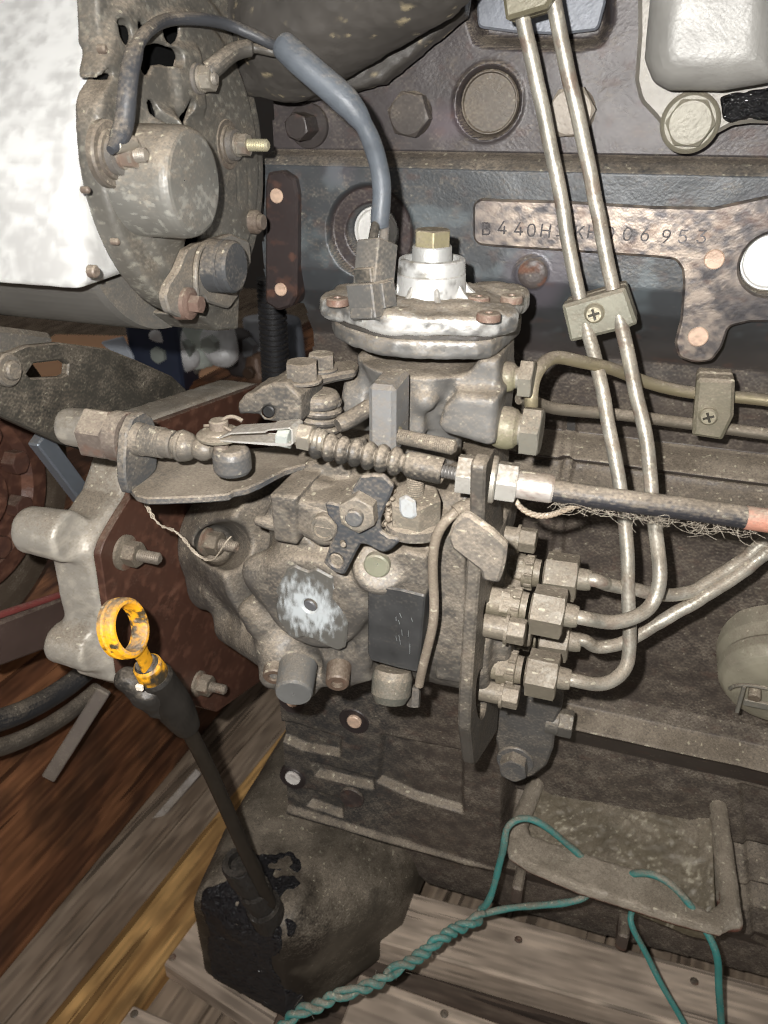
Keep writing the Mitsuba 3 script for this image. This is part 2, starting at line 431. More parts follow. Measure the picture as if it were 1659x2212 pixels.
xs, zs = np.arange(XL, XR, H), np.arange(F(1659, 2150, Y=0)[2], .80, H)
q = np.stack(np.meshgrid(xs, zs, indexing='ij'), -1).reshape(-1, 2); q = np.stack([q[:, 0], q[:, 0] * 0, q[:, 1]], 1)
import warnings; warnings.filterwarnings('ignore')
hq = height(q); v = q.copy(); v[:, 1] = hq
nx, nzz = len(xs), len(zs)
ii, jj = np.meshgrid(np.arange(nx - 1), np.arange(nzz - 1), indexing='ij')
a = (ii * nzz + jj).ravel(); fq = np.stack([a, a + nzz, a + nzz + 1, a + 1], 1)
edge = np.array([F(x, y, Y=0)[[0, 2]] for x, y in [(560, -200), (565, 340), (566, 655), (632, 668), (636, 1000), (640, 1380)]])
zk = np.r_[-1, frame_o[5][2], frame_o[0][2] - .0001, frame_o[0][2], edge[::-1, 1], 2]
xk = np.r_[frame_o[5][0], frame_o[5][0], frame_o[7][0], edge[-1, 0], edge[::-1, 0], edge[0, 0]]
lw = F.pts([(780, 1800), (933, 1947), (1362, 2060), (1659, 2137), (1800, 2172)], Y=0)
low = np.interp(q[:, 0], np.r_[frame_o[5][0], lw[:, 0]], np.r_[frame_o[5][2], lw[:, 2]])
keep = (q[:, 0] > np.interp(q[:, 2], zk, xk)) & (q[:, 2] > low)
fq = fq[keep[fq].all(1)]


def block_col(v):
    n = meshkit.fbm(v * 45, 4)[:, None]; n2 = meshkit.fbm(v * 18 + 5, 3, 3)[:, None]; z = v[:, 2:3]
    hi = sst(F(1400, 350, Y=0)[2] - .004, F(1400, 350, Y=0)[2] + .004, z); lo = sst(F(1400, 640, Y=0)[2], F(1400, 900, Y=0)[2], z)
    c = np.array([.050, .054, .058]) * (1 - hi) + np.array([.050, .042, .042]) * hi
    c = c * (1 - lo) + np.array([.060, .048, .041]) * lo
    c = c * (.7 + .6 * n)
    c = c + np.array([.05, .035, .045]) * sst(.56, .72, n2) * (1 - lo) * .8
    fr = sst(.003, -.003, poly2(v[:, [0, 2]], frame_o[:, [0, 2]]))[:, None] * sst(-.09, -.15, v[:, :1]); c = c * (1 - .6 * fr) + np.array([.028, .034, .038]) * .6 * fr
    ring = sst(.001, -.001, np.abs(disc(v, plug_c, .0195)) - .0048)[:, None]
    c = c * (1 - ring) + np.array([.040, .030, .030]) * ring
    c = c + np.array([.05, .065, .07]) * sst(.6, .75, meshkit.fbm(v * 60 + 2, 3))[:, None] * (1 - lo) * (1 - hi) * .7
    return c


bm = trimesh.Trimesh(v, np.vstack([fq[:, [0, 1, 2]], fq[:, [0, 2, 3]]]), process=False); bm.remove_unreferenced_vertices()
lo_k = sst(F(1400, 640, Y=0)[2], F(1400, 900, Y=0)[2], np.asarray(bm.vertices)[:, 2])
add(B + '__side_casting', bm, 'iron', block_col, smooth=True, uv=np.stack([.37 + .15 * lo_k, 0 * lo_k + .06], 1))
# the body behind the side
e0 = F(572, 300, Y=.05)[0]
add(B + '__body', block_box([(XL + .004 + .30) / 2 + .02, .20, .52], [(.30 - XL) / 2 - .03, .165, .36], .004), 'iron', IRON, dust=.3)

# raised pad with the stamped number
pad = Z3.pts([(-50, 1215), (-46, 1170), (0, 1148), (120, 1155), (500, 1165), (1000, 1195), (1350, 1200), (1500, 1165), (1720, 1120), (1720, 1865), (1560, 1862), (1430, 1890), (1390, 2010),
              (1330, 2090), (1230, 2100), (1140, 2070), (1115, 1980), (1150, 1850), (1165, 1640), (1160, 1560), (1120, 1505), (1000, 1490), (600, 1465), (60, 1428), (-20, 1418), (-48, 1385)], Y=-.0015)


def pad_col(v):
    n = meshkit.fbm(v * 110 + 1, 4)[:, None]; n2 = meshkit.fbm(v * 330, 3)[:, None]
    c = np.array([.085, .079, .082]) * (.4 + 1.2 * n)
    k = sst(.34, .66, n * .5 + n2 * .5) * .9 * sst(.10, .03, np.abs(v[:, :1] + .022)) * .9
    return c * (1 - k) + np.array([.43, .35, .28]) * k


hole = circle([big_c[0], -.0015, big_c[2]], AY, .0146)
padm = plate(pad, -AY, .0035, .0012, .004, [hole]); padm = trimesh.Trimesh(*trimesh.remesh.subdivide_to_size(padm.vertices, padm.faces, .002), process=False)
add(B + '__number_pad', padm, 'alu', pad_col, dust=.24, rust=.12, smooth=30, label='bronze tinted raised pad with a stamped number')
Rt = basis(AX, AZ); rgj = np.random.default_rng(6)
for ch, x, y in zip('B440H1KH006953', (12, 106, 200, 277, 355, 440, 552, 628, 732, 833, 936, 1058, 1158, 1268), range(14)):
    m = meshkit.text_mesh(ch, .0063, .0004, bold=False); w = np.asarray(m.vertices) - [.0022, .003, 0]; tj = rgj.normal(0, .05); w = w @ np.array([[math.cos(tj), math.sin(tj), 0], [-math.sin(tj), math.cos(tj), 0], [0, 0, 1]]) + [rgj.normal(0, .00015) + .0022, rgj.normal(0, .00025) + .003, 0]
    p = Z3(x, 1322 + (x - 12) * .047, Y=-.0051) - [.0022, 0, .0031]
    add(B + '__stamped_character', trimesh.Trimesh(w @ Rt.T + p, m.faces, process=False), 'iron', (.030, .024, .024) if x < 1100 else (.07, .06, .06), dust=.15, smooth=False)

# machined spots, bosses, plugs
COP = (.60, .43, .32)
def spot(view, x, y, r, Y, col=COP, name='machined_spot', t=.0012, dust=.1):
    c = view(x, y, Y=Y); rr = view.len(r, c)
    n = meshkit.noise(np.array([[x, y, 0.]]) * 3.1)[0]
    add(B + '__' + name, rod(c + AY * t, -AY, 2 * t, rr, .0005), 'iron', col, dust=dust, rust=.12, mottle=.5, freq=200)
tab = F.pts([(572, 400), (578, 372), (610, 368), (636, 385), (642, 420), (640, 640), (628, 664), (600, 672), (572, 655)], Y=-.006)
add(B + '__side_lug', plate(tab, AY, .02, .0015, .003), 'iron', (.036, .026, .025), dust=.18, rust=.15, label='dark brown lug with two bright spots')
spot(F, 598, 423, 15, -.006); spot(F, 607, 625, 14, -.006)
spot(F, 1543, 560, 21, -.005); spot(F, 1508, 727, 21, -.005); 
spot(F, 630, 1516, 13, -.024); spot(F, 765, 1559, 16, -.024)
spot(F, 632, 1681, 17, -.024, (.75, .72, .68)); spot(F, 760, 1723, 27, -.027, (.05, .038, .036), 'casting_disc', dust=.35)
for x, y, r in ((630, 1516, 30), (765, 1557, 34), (632, 1681, 30)):
    c = F(x, y, Y=-.022); r_ = F.len(r, c)
    add(B + '__spot_boss', lathe(c + AY * .004, -AY, [(0, r_ * 1.05), (.0045, r_), (.0052, r_ * .94), (.0048, r_ * .7), (.0048, 0)], 40), 'iron', (.034, .026, .026), dust=.15)
c = F(1150, 592, Y=-.0030); add(B + '__round_boss', lathe(c + AY * .001, -AY, [(0, .0078), (.0008, .0070), (.0011, .0055), (.0013, .004), (.0013, 0)], 36), 'iron', (.075, .062, .058), dust=.3, rust=.3)
add(B + '__core_plug', lathe(plug_c + AY * .0125, -AY, [(0, .0135), (.0015, .0128), (.0015, .0118), (-.001, .0105), (-.0005, .002), (-.0005, 0)], 48), 'steel', (.70, .69, .66), dust=.25)
add(B + '__core_plug', lathe(cup_c + AY * .0058, -AY, [(0, .0150), (.0015, .0143), (.0015, .0138), (-.0025, .0122), (-.0042, .006), (-.0045, 0)], 48), 'iron', (.085, .070, .055), dust=.55, rust=.05)
add(B + '__core_plug', lathe(big_c + AY * .006, -AY, [(0, .0142), (.0012, .0136), (.0012, .0128), (-.0004, .0118), (0, .003), (0, 0)], 48), 'steel', (.88, .87, .84), dust=.05, label='bright machined round plug at the right edge')
# head bolts
bc = F(890, 247, Y=.013); add(B + '__bolt', bolt(bc + AY * .002, -AY, .0195, .010, rot=.35, flange=.0108), 'iron', (.052, .043, .038), dust=.35, smooth=25)
bc = F(1236, 242, Y=.013); add(B + '__bolt', bolt(bc + AY * .002, -AY, .0205, .010, rot=.62, flange=.0112), 'iron', (.22, .19, .155), dust=.5, rust=.1, smooth=25)
bc = F(668, 272, Y=.013); add(B + '__bolt', trimesh.util.concatenate([bolt(bc + AY * .002, -AY, .012, .016, washer=(.0112, .004), rot=.2)]), 'iron', (.035, .028, .026), dust=.25, rust=.1, smooth=25)
# ------------------------------------------------------------------ alternator at the upper left
A = thing('alternator', 'alternator with a bright bare aluminium housing and a dusty slotted end frame, upper left', 'alternator')
XE = -.200
ALU = (.60, .60, .58)
def E(x, y, X=XE): return Z1(x, y, X=X)
ac = np.array([XE, -.087, .5975])
sh = F.pts([(240, -120), (226, 0), (212, 70), (186, 180), (168, 270), (161, 350), (163, 430), (172, 520), (181, 595), (186, 628)], X=-.212)
sh = np.vstack([sh, [[-.212, -.075, sh[-1][2] + .002], [-.212, -.04, .60], [-.212, -.05, .72], [-.212, -.10, .72]]])


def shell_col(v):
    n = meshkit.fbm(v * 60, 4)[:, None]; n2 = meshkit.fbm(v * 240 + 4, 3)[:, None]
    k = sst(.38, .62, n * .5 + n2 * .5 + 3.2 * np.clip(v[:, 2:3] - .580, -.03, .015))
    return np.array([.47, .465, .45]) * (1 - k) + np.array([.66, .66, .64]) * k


def shell_f(p):
    return s_ext(p, sh, -AX, .30, .006)
add(A + '__housing', mesh_of(shell_f, [-.44, -.21, .53], [-.206, -.025, .75], .0018, .0002, 120), 'iron', shell_col, dust=.08, rust=0, smooth=True, label='bright bare aluminium housing')
sl = lambda pts, w, d=.03, X=XE: (lambda p, w=w * 1.3, P=[E(*q, X=X) for q in pts]: np.min([s_cap(p, a + AX * 0, b, w) for a, b in zip(P[:-1], P[1:])], 0))
slots_ = [sl(s, w) for s, w in (([(535, 690), (560, 600), (600, 510), (645, 440)], .0014), ([(815, 385), (840, 330), (900, 320), (985, 345)], .0026), ([(850, 640), (890, 790)], .0021),
                                ([(1020, 745), (1060, 630)], .0020), ([(715, 1580), (850, 1720)], .0020), ([(735, 180), (738, 195)], .0030), ([(960, 190), (985, 165)], .0034), ([(835, 170), (842, 180)], .002),
                                ([(500, 1315), (535, 1305)], .0014), ([(822, 1810), (818, 1850)], .0015), ([(1065, 1450), (1120, 1420)], .0022))]
ear = E.__call__ if 0 else None
top_ear = np.array([E(620, 260), E(600, -150), E(1400, -150), E(1420, 300)])
low_ear = np.array([E(1180, 1880), E(1330, 1780), E(1420, 1700), E(1412, 1955), E(1290, 1965)])


def end_f(p):
    d = s_cyl(p, ac - AX * .011, ac + AX * .001, .0678, .0035)
    d = su(.004, d, s_ext(p, top_ear - AX * .012, AX, .010, .002), s_ext(p, low_ear - AX * .03, AX, .031, .002))
    rr = np.hypot(p[:, 1] - ac[1], p[:, 2] - ac[2]); ang = np.arctan2(p[:, 2] - ac[2], p[:, 1] - ac[1])
    d = su(.003, d, s_cyl(p, ac - AX * .01, ac + AX * .004, .056, .003))
    d = su(.006, d, s_cyl(p, E(930, 1060) - AX * .005, E(1010, 1065) + AX * .004, .0262, .004))
    d = su(.004, d, s_box(p, E(1060, 480) + AX * .001, [.006, .011, .012], .003))
    d = ss(.0008, d, s_cyl(p, ac - AX * .03, ac - AX * .0016, .0610, .001)); d = ss(.0008, d, s_cyl(p, ac - AX * .03, ac + AX * .0020, .0520, .001))
    pf = p.copy(); pf[:, 0] = XE
    for s in slots_: d = ss(.0008, d, s(pf))
    g = np.minimum(np.abs((ang + np.pi) % (np.pi / 7) - np.pi / 14) * rr - .0011, 1)
    for x0, x1 in ((1365, 1372), (1432, 1440)):
        d = ss(.0006, d, s_cap(p, E(x0, 1000) + AX * .004, E(x1, 1220) + AX * .004, .0007))
    d = ss(.0006, d, s_cap(p, E(480, 1285) + AX * .002, E(850, 1250) + AX * .004, .0008))
    return d


def GR(v):
    n = meshkit.fbm(v * 60, 4)[:, None]; n2 = meshkit.fbm(v * 420, 3)[:, None]; k = sst(.58, .68, n * .25 + n2 * .75)
    return np.array([.10, .094, .082]) * (.7 + .6 * n) * (1 - k) + np.array([.20, .19, .16]) * k

add(A + '__end_frame', mesh_of(end_f, [-.240, -.165, .515], [-.185, -.005, .685], .0009, .00022, 420), 'iron', GR, dust=.48, rust=0, smooth=True, label='dusty grey end frame with dark vent slots')
# hollow dark inside of the vent slots: the rotor
add(A + '__rotor', rod(ac - AX * .0108, AX, .0018, .0600), 'rubber', (.006, .006, .006), dust=.0)
# round bearing cap
def cap_grey(v):
    n = meshkit.fbm(v * 70, 4)[:, None]; n2 = meshkit.fbm(v * 420, 3)[:, None]; k = sst(.52, .66, n * .35 + n2 * .65)
    return np.array([.15, .145, .13]) * (.7 + .6 * n) * (1 - k) + np.array([.25, .245, .22]) * k
cb = E(1160, 1088, X=XE + .026); capr = Z1.len(318, cb)
cm = lathe(cb - AX * .030, AX, [(0, capr * 1.03), (.004, capr), (.0245, capr * .990), (.0268, capr * .975), (.0285, capr * .945), (.0297, capr * .90), (.0302, capr * .84), (.0305, capr * .5), (.0305, 0)], 64)
add(A + '__bearing_cap', trimesh.Trimesh(*trimesh.remesh.subdivide_to_size(cm.vertices, cm.faces, .0012), process=False), 'iron', cap_grey, dust=.5)


def terminal(x, y, r_w, L, brass=False, lug=None):
    p = E(x, y) + AX * .0015; q = []
    k = add(A + '__terminal', [lathe(p, AX, [(0, r_w), (.0022, r_w), (.0030, r_w * .93), (.0030, r_w * .75), (.0042, r_w * .72), (.0046, r_w * .5)], 44)], 'iron', (.10, .085, .07), dust=.55, rust=.08)
    add(k + '__insulator', lathe(p + AX * .004, AX, [(0, r_w * .62), (.0030, r_w * .6), (.0034, r_w * .4)], 36), 'iron', (.12, .11, .1), dust=.4)
    add(k + '__nut', [lathe(p + AX * .0074, AX, [(0, .0052), (.0012, .0052), (.0014, .003)], 30), hexa(p + AX * .0086, AX, .0088, .0048, .3)], 'steel', (.36, .33, .28), dust=.45, rust=.15, smooth=25)
    add(k + '__stud', thread(p + AX * .012, AX, L - .012, .0027, .0009), 'steel', (.62, .57, .40) if brass else (.35, .32, .28), dust=.1 if brass else .45, smooth=20)
    return p
t1 = terminal(610, 915, .0118, .0175); t2 = terminal(1085, 468, .0098, .0150); t3 = terminal(1310, 858, .0112, .0235, True)
for x, y, r_, L in ((1455, 1315, .0058, .0085), (560, 1612, .003, .002), (515, 1128, .0016, .0012), (690, 1435, .0017, .0012), (615, 290, .002, .0015)):
    p = E(x, y); add(A + '__screw', [rod(p - AX * .004, AX, L + .004, r_, .0012), rod(p + AX * L, AX, .0022, r_ * .66, .0004)] if r_ > .005 else rod(p - AX * .002, AX, .0032, r_ * .8, .0006), 'iron', (.13, .10, .08), dust=.45, rust=.12 if r_ > .005 else 0)
# condenser on its bracket
cpts = [E(*q, X=XE + .004) for q in [(930, 1760), (950, 1690), (1010, 1600), (1060, 1480), (1130, 1440), (1200, 1425), (1330, 1385), (1440, 1430), (1450, 1550), (1400, 1720), (1320, 1830), (1190, 1790), (1150, 1740), (1110, 1860), (1040, 1885), (960, 1850)]]
K = add(A + '__condenser', lathe(E(1235, 1575, X=XE + .006), AX, [(0, .0105), (.001, .0122), (.0085, .0118), (.0095, .0106), (.0105, .0118), (.0135, .0116), (.0148, .0104), (.0150, 0)], 48), 'rubber', (.055, .057, .060), dust=.42, label='small black round condenser can')
add(K + '__bracket', plate(cpts, AX, .0042, .0008, .003), 'iron', (.15, .14, .125), dust=.6)
add(K + '__strap', tube(spline([E(1170, 1750, X=XE + .009), E(1160, 1650, X=XE + .0095), E(1165, 1560, X=XE + .0095), E(1215, 1450, X=XE + .009)], 20), .0013, 10), 'iron', (.15, .14, .125), dust=.6)
p = E(1085, 1800, X=XE + .006)
add(K + '__bolt', [lathe(p - AX * .002, AX, [(0, .0075), (.006, .0070), (.007, .005)], 30), hexa(p + AX * .004, AX, .0070, .0055, .2)], 'iron', (.15, .10, .08), dust=.4, rust=.12)
# the drum behind and the lower mounting arm
add(A + '__drum', lathe(ac - AX * .28 + AY * .008 - AZ * .013, AX, [(0, .064), (.004, .0655), (.250, .0662), (.254, .0655)], 90), 'iron', (.13, .125, .115), dust=.5, label='grey drum under the bright housing')
arm = F.pts([(-40, 700), (60, 712), (128, 722), (120, 745), (60, 790), (40, 830), (0, 850), (-60, 845)], X=-.31)
add(A + '__mounting_arm', plate(arm - AX * .04, AX, .04, .003, .004), 'iron', (.14, .13, .115), dust=.5, rust=0)
p = F(2, 797, X=-.300); add(A + '__arm_bolt', [rod(p - AX * .012, AX, .018, .0085, .001), rod(p + AX * .006, AX, .003, .005, .001)], 'iron', (.13, .12, .105), dust=.5)

# ------------------------------------------------------------------ wires to the alternator and the plug they end in
Wr = thing('wiring_lead', 'black two-wire lead in a grey rubber sleeve arching from the alternator to a grey plug', 'wire')
w1 = [E(655, 893, X=XE + .0122), E(700, 835, X=XE + .0125), E(735, 740, X=XE + .013), E(752, 600, X=XE + .014), E(775, 400, X=XE + .014), E(820, 260, X=XE + .013), E(900, 165, X=XE + .011), E(1040, 112, X=XE + .010), E(1200, 115, X=XE + .014),
      E(1380, 155, X=XE + .020), E(1520, 215, X=XE + .028), E(1640, 275, X=XE + .034)]
p1 = spline(w1, 90); rr = np.interp(np.arange(90), [0, 5, 26, 30, 90], [.0016, .0036, .0033, .0024, .0023])
add(Wr + '__wire', tube(p1, rr, 16), 'rubber', (.040, .042, .047), dust=.38, label='black wire looping over the end frame')
w2 = [E(1235, 425, X=XE + .012), E(1290, 385, X=XE + .015), E(1370, 320, X=XE + .018), E(1440, 292, X=XE + .021), E(1525, 288, X=XE + .026), E(1580, 300, X=XE + .030), E(1645, 310, X=XE + .034)]
p2 = spline(w2, 60); rr = np.interp(np.arange(60), [0, 40, 42, 60], [.0040, .0034, .0019, .0019])
add(Wr + '__wire', tube(p2, rr, 16), 'rubber', (.060, .055, .048), dust=.5, label='short black wire on the upper terminal')
for w in (t1, t2):
    add(Wr + '__ring_terminal', lathe(w + AX * .0120, AX, [(0, .0046), (.0011, .0046), (.0012, .002)], 30), 'steel', (.35, .32, .27), dust=.5)
add(Wr + '__crimp', rod2(t1 + AX * .0125 + AZ * .004, p1[2], .0026), 'steel', (.35, .32, .27), dust=.5)
add(Wr + '__crimp', rod2(t2 + AX * .0125 + AZ * .003, p2[2], .0028), 'steel', (.35, .32, .27), dust=.5)
sv = [(165, 265, -.112), (300, 390, -.112), (450, 520, -.111), (590, 650, -.110), (690, 790, -.108), (748, 930, -.105), (785, 1080, -.103), (795, 1230, -.103), (785, 1345, -.104), (785, 1412, -.104)]
ps = spline([Z2(x, y, Y=Y) for x, y, Y in sv], 80); t = np.linspace(0, 1, 80)
rs = .89 * np.interp(t, [0, .015, .1, .40, .47, .52, .6, .8, .97, 1], [.0048, .0058, .0061, .0060, .0050, .0039, .0042, .0043, .0043, .0040]) * (1 + .05 * (meshkit.noise(np.stack([t * 14, t * 0, t * 0], 1)) - .5))
add(Wr + '__sleeve', tube(ps, rs, 26), 'rubber', (.075, .085, .098), dust=.27, mottle=.4, freq=110, label='blue grey rubber sleeve')
# the plug: a hollow box, open at the top, with a lower wider step
pa, pb = Z2(772, 1470, Y=-.110), Z2(725, 1965, Y=-.122)
ax = unit(pb - pa); Rp = basis(y=None, x=unit([.35, .937, .0]), z=-ax)
q = np.linalg.norm(pb - pa); hw, hd = .0066, .0060
outer = np.array([[-hw, -hd, 0], [hw, -hd, 0], [hw, hd, 0], [-hw, hd, 0]]) @ Rp.T + pa
inner = np.array([[-hw + .0012, -hd + .0012, 0], [hw - .0012, -hd + .0012, 0], [hw - .0012, hd - .0012, 0], [-hw + .0012, hd - .0012, 0]]) @ Rp.T + pa
P_ = add(Wr + '__plug', plate(outer, ax, q, .0005, .0008, [inner]), 'rubber', (.078, .076, .072), dust=.40, smooth=25, mottle=.15, label='grey plastic connector plug')
add(P_ + '__insert', block_box(pa + ax * .022, [hw - .0014, hd - .0014, .010], .0005, Rp), 'rubber', (.03, .03, .028), dust=.5)
add(P_ + '__step', block_box(pa + ax * (q * .78), [hw + .0009, hd + .0009, q * .22], .0006, Rp), 'rubber', (.078, .076, .072), dust=.42)
add(P_ + '__latch', block_box(pa + ax * (q * .74) - Rp[:, 1] * (hd + .0014), [hw * .45, .0009, q * .16], .0004, Rp), 'rubber', (.078, .076, .072), dust=.42)
for s in (-.0028, .0032):
    add(Wr + '__lead', tube(spline([ps[-2] + Rp[:, 0] * s, pa + Rp[:, 0] * s * 1.2 + ax * .004, pa + ax * .014 + Rp[:, 0] * s * 1.2], 12), .0020, 12), 'rubber', (.12, .11, .10) if s > 0 else (.025, .024, .022), dust=.3)
# ------------------------------------------------------------------ timing gear case with its rust brown plate
G = thing('gear_case', 'light grey aluminium timing gear case with a rust brown plate, left of the injection pump', 'gear case')
XG = -.247
edge_px = [(1480, 322), (905, 528), (820, 740), (745, 965), (660, 1100), (590, 1225), (566, 1300), (585, 1420), (610, 1600), (640, 1720), (672, 1850), (700, 2050)]
ep = Z4.pts(edge_px, X=XG)
low = np.array([[XG, -.06, .235], [XG, .02, .205], [XG, .06, .205], [XG, .06, ep[0][2] - .004]])
prof_ = np.vstack([ep, low])
add(G + '__plate', plate(prof_ - AX * .003, AX, .0045, .0006, .003), 'iron', (.080, .036, .024), dust=.24, rust=.22, mottle=.35, label='rust brown plate')
cast_px = np.array(edge_px, float) + np.array([(0, -12), (-4, -12), (-14, -6), (-18, 0), (-16, -6), (-16, -4), (-14, 0), (-14, 0), (-14, 0), (-14, 0), (-14, 0), (-14, 0)])
cp = np.vstack([Z4.pts(cast_px, X=XG), low + [0, .004, -.004]])
bosses = [((300, 1180), .0135, .038), ((450, 1835), .0125, .034), ((520, 575), .0112, .038)]


def gear_f(p):
    d = s_ext(p, cp - AX * .003, -AX, .026, .003)
    for (x, y), r, L in bosses:
        c = Z4(x, y, X=XG - .022); d = su(.010, d, s_cyl(p, c + AX * .012, c - AX * (L * .42), r, .0025, r * .9))
    c = Z4(640, 690, X=XG - .004)
    return d


def gear_col(v):
    n = meshkit.fbm(v * 70, 4)[:, None]; n2 = meshkit.fbm(v * 230, 3)[:, None]
    k = sst(.45, .68, n2 * .7 + n * .3)
    return np.array([.32, .295, .255]) * (1 - k) + np.array([.43, .395, .335]) * k


add(G + '__casting', mesh_of(gear_f, [-.325, -.185, .19], [-.243, .065, .50], .0017, .0004, 260), 'iron', gear_col, dust=.40, rust=0, smooth=True, label='light grey aluminium casting with round bosses')
def gnut(view, x, y, X, r, L, thing_=G, af=.0125, tilt=(0, 0, 0)):
    p = view(x, y, X=X); a = unit(AX + np.array(tilt))
    k = add(thing_ + '__nut', [lathe(p, a, [(0, r), (.0016, r), (.0028, af * .5)], 36), hexa(p + a * .0016, a, af, .0082, .4)], 'iron', (.13, .11, .085), dust=.5, rust=.25, smooth=25)
    add(k + '__stud', thread(p + a * .008, a, L, af * .27), 'steel', (.30, .26, .22), dust=.45, rust=.2, smooth=20)
gnut(Z4, 720, 1290, XG + .0015, .0098, .0145); gnut(Z4, 1150, 2052, XG + .0015, .0088, .013)
# ------------------------------------------------------------------ the fuel injection pump
P = thing('injection_pump', 'dusty cast fuel injection pump with a silver diaphragm cover, in the middle of the picture', 'injection pump')
CAST, SILV = (.075, .069, .062), (.62, .62, .60)
YF = -.140
def FP(pts, Y): return F.pts(pts, Y=Y)
low_o = FP([(570, 1085), (640, 1060), (760, 1090), (900, 1095), (1010, 1080), (1010, 1490), (870, 1470), (790, 1435), (700, 1440), (610, 1450), (560, 1400), (540, 1330), (530, 1250), (540, 1150)], YF)
lobe1, lobe2 = F(440, 1165, X=-.238), F(452, 1275, X=-.238)
mid_o = FP([(590, 1082), (745, 1088), (760, 1128), (600, 1155)], -.146)
shelf = FP([(600, 1070), (760, 1120), (750, 1180), (690, 1185), (650, 1160), (610, 1165)], -.147)
patch_c = F(672, 1305, Y=YF - .003)


def pump_f(p):
    d = s_ext(p, low_o + AY * .007, AY, .098, .007)
    d = su(.012, d, s_cyl(p, [-.238, -.048, .372], [-.17, -.078, .392], .030, .004, .046))
    d = su(.010, d, s_cyl(p, lobe1 - AX * .001, lobe1 + AX * .014, .0165, .003))
    d = su(.012, d, s_cap(p, F(452, 1275, X=-.228), F(480, 1285, X=-.212), .0125, .010))
    d = su(.012, d, s_cap(p, F(500, 1355, X=-.205), F(600, 1410, Y=YF + .006), .010, .011))
    d = su(.008, d, s_cyl(p, patch_c + AY * .02, patch_c - AY * .0006, .0262, .003))
    nt = Z4(1195, 1228, X=-.2235) + AX * .006; d = ss(.004, d, s_cap(p, nt, nt + .09 * unit(EYE + AX * .10 - nt), .0112, .016))
    d = su(.006, d, s_ext(p, shelf, AY, .02, .003))
    d = su(.006, d, s_cyl(p, F(822, 1225, Y=YF + .01), F(822, 1225, Y=YF - .004), .0125, .003))
    d = su(.008, d, s_ext(p, FP([(690, 1420), (780, 1410), (800, 1480), (730, 1500), (690, 1490)], -.139), AY, .02, .006))
    # plug boss at the bottom, its axis out of the pump and to the right
    a = F(640, 1440, Y=YF + .01); d = su(.006, d, s_cyl(p, a + AY * .01, a + unit([.25, -1, -.2]) * .012, .0135, .003))
    a = F(590, 1455, Y=YF); d = su(.006, d, s_cap(p, a + AY * .01, a - AY * .002, .006))
    # split line, ribs and machined steps of the casting
    for q in ([(560, 1125), (640, 1150), (700, 1195), (760, 1215)], [(770, 1225), (780, 1330), (790, 1430)], [(560, 1250), (620, 1230), (700, 1215)]):
        w = FP(q, -.134)
        for u, v_ in zip(w[:-1], w[1:]): d = su(.0035, d, s_cap(p, u, v_, .0028))
    d = su(.003, d, s_ext(p, Z7.pts([(1050, 470), (1150, 440), (1290, 480), (1300, 700), (1060, 660)], Y=-.141), AY, .02, .002))
    d = su(.003, d, s_ext(p, FP([(930, 1110), (1005, 1120), (1005, 1480), (940, 1470)], -.138), AY, .03, .002))
    d = ss(.0015, d, s_cap(p, F(775, 1240, Y=-.1345), F(785, 1440, Y=-.1345), .0010))
    for x, y, r in ((560, 1230, .010), (760, 1260, .012), (620, 1220, .010), (540, 1320, .008)):
        d = su(.012, d, s_cap(p, F(x, y, Y=YF + .006), F(x + 14, y + 22, Y=YF + .006), r * .75))
    return d


def cast_col(v):
    n = meshkit.fbm(v * 60, 4)[:, None]; n2 = meshkit.fbm(v * 190, 3)[:, None]
    c = np.array(CAST) * (.55 + .9 * n)
    k = sst(.52, .72, n2)
    return c * (1 - k * .5) + np.array([.17, .155, .13]) * k * .5


body = mesh_of(pump_f, [-.255, -.165, .30], [-.035, -.025, .475], .0012, .00028, 420)
add(P + '__body', body, 'iron', cast_col, dust=.54, rust=0, smooth=True, label='dusty lower pump body')
# bare patch rubbed clean, with the hole of a plug in it
pt = Z7.pts([(300, 690), (345, 620), (385, 560), (430, 540), (470, 560), (520, 580), (570, 560), (625, 590), (680, 620), (690, 670), (735, 740), (780, 830), (775, 930), (770, 1020), (760, 1080), (715, 1100), (640, 1070), (560, 1025),
             (490, 1010), (430, 1025), (385, 1000), (370, 960), (320, 900), (305, 820), (320, 760)], Y=YF - .0056)


def patch_col(v):
    r = np.hypot(v[:, 0] - patch_c[0], v[:, 2] - patch_c[2])[:, None]; n = meshkit.fbm(v * np.array([900, 200, 220]), 3)[:, None]; n2 = meshkit.fbm(v * 300, 3)[:, None]
    k = sst(.019, .005, r + (n - .5) * .018 + (n2 - .5) * .012)
    return np.array([.10, .095, .085]) * (1 - k) + np.array([.46, .49, .50]) * k


pm = plate(pt + AY * .002, -AY, .0022, .0009, .0015, [circle(Z7(531, 805, Y=YF - .0056), AY, .0036, 30)])
pm = trimesh.Trimesh(*trimesh.remesh.subdivide_to_size(pm.vertices, pm.faces, .0012), process=False)
add(P + '__bare_patch', pm, 'iron', patch_col, dust=.28, smooth=30, label='bare metal patch rubbed clean of dust')
add(P + '__hole_plug', rod(Z7(531, 805, Y=YF - .003), -AY, .0014, .0036), 'iron', (.09, .09, .095), dust=.15)
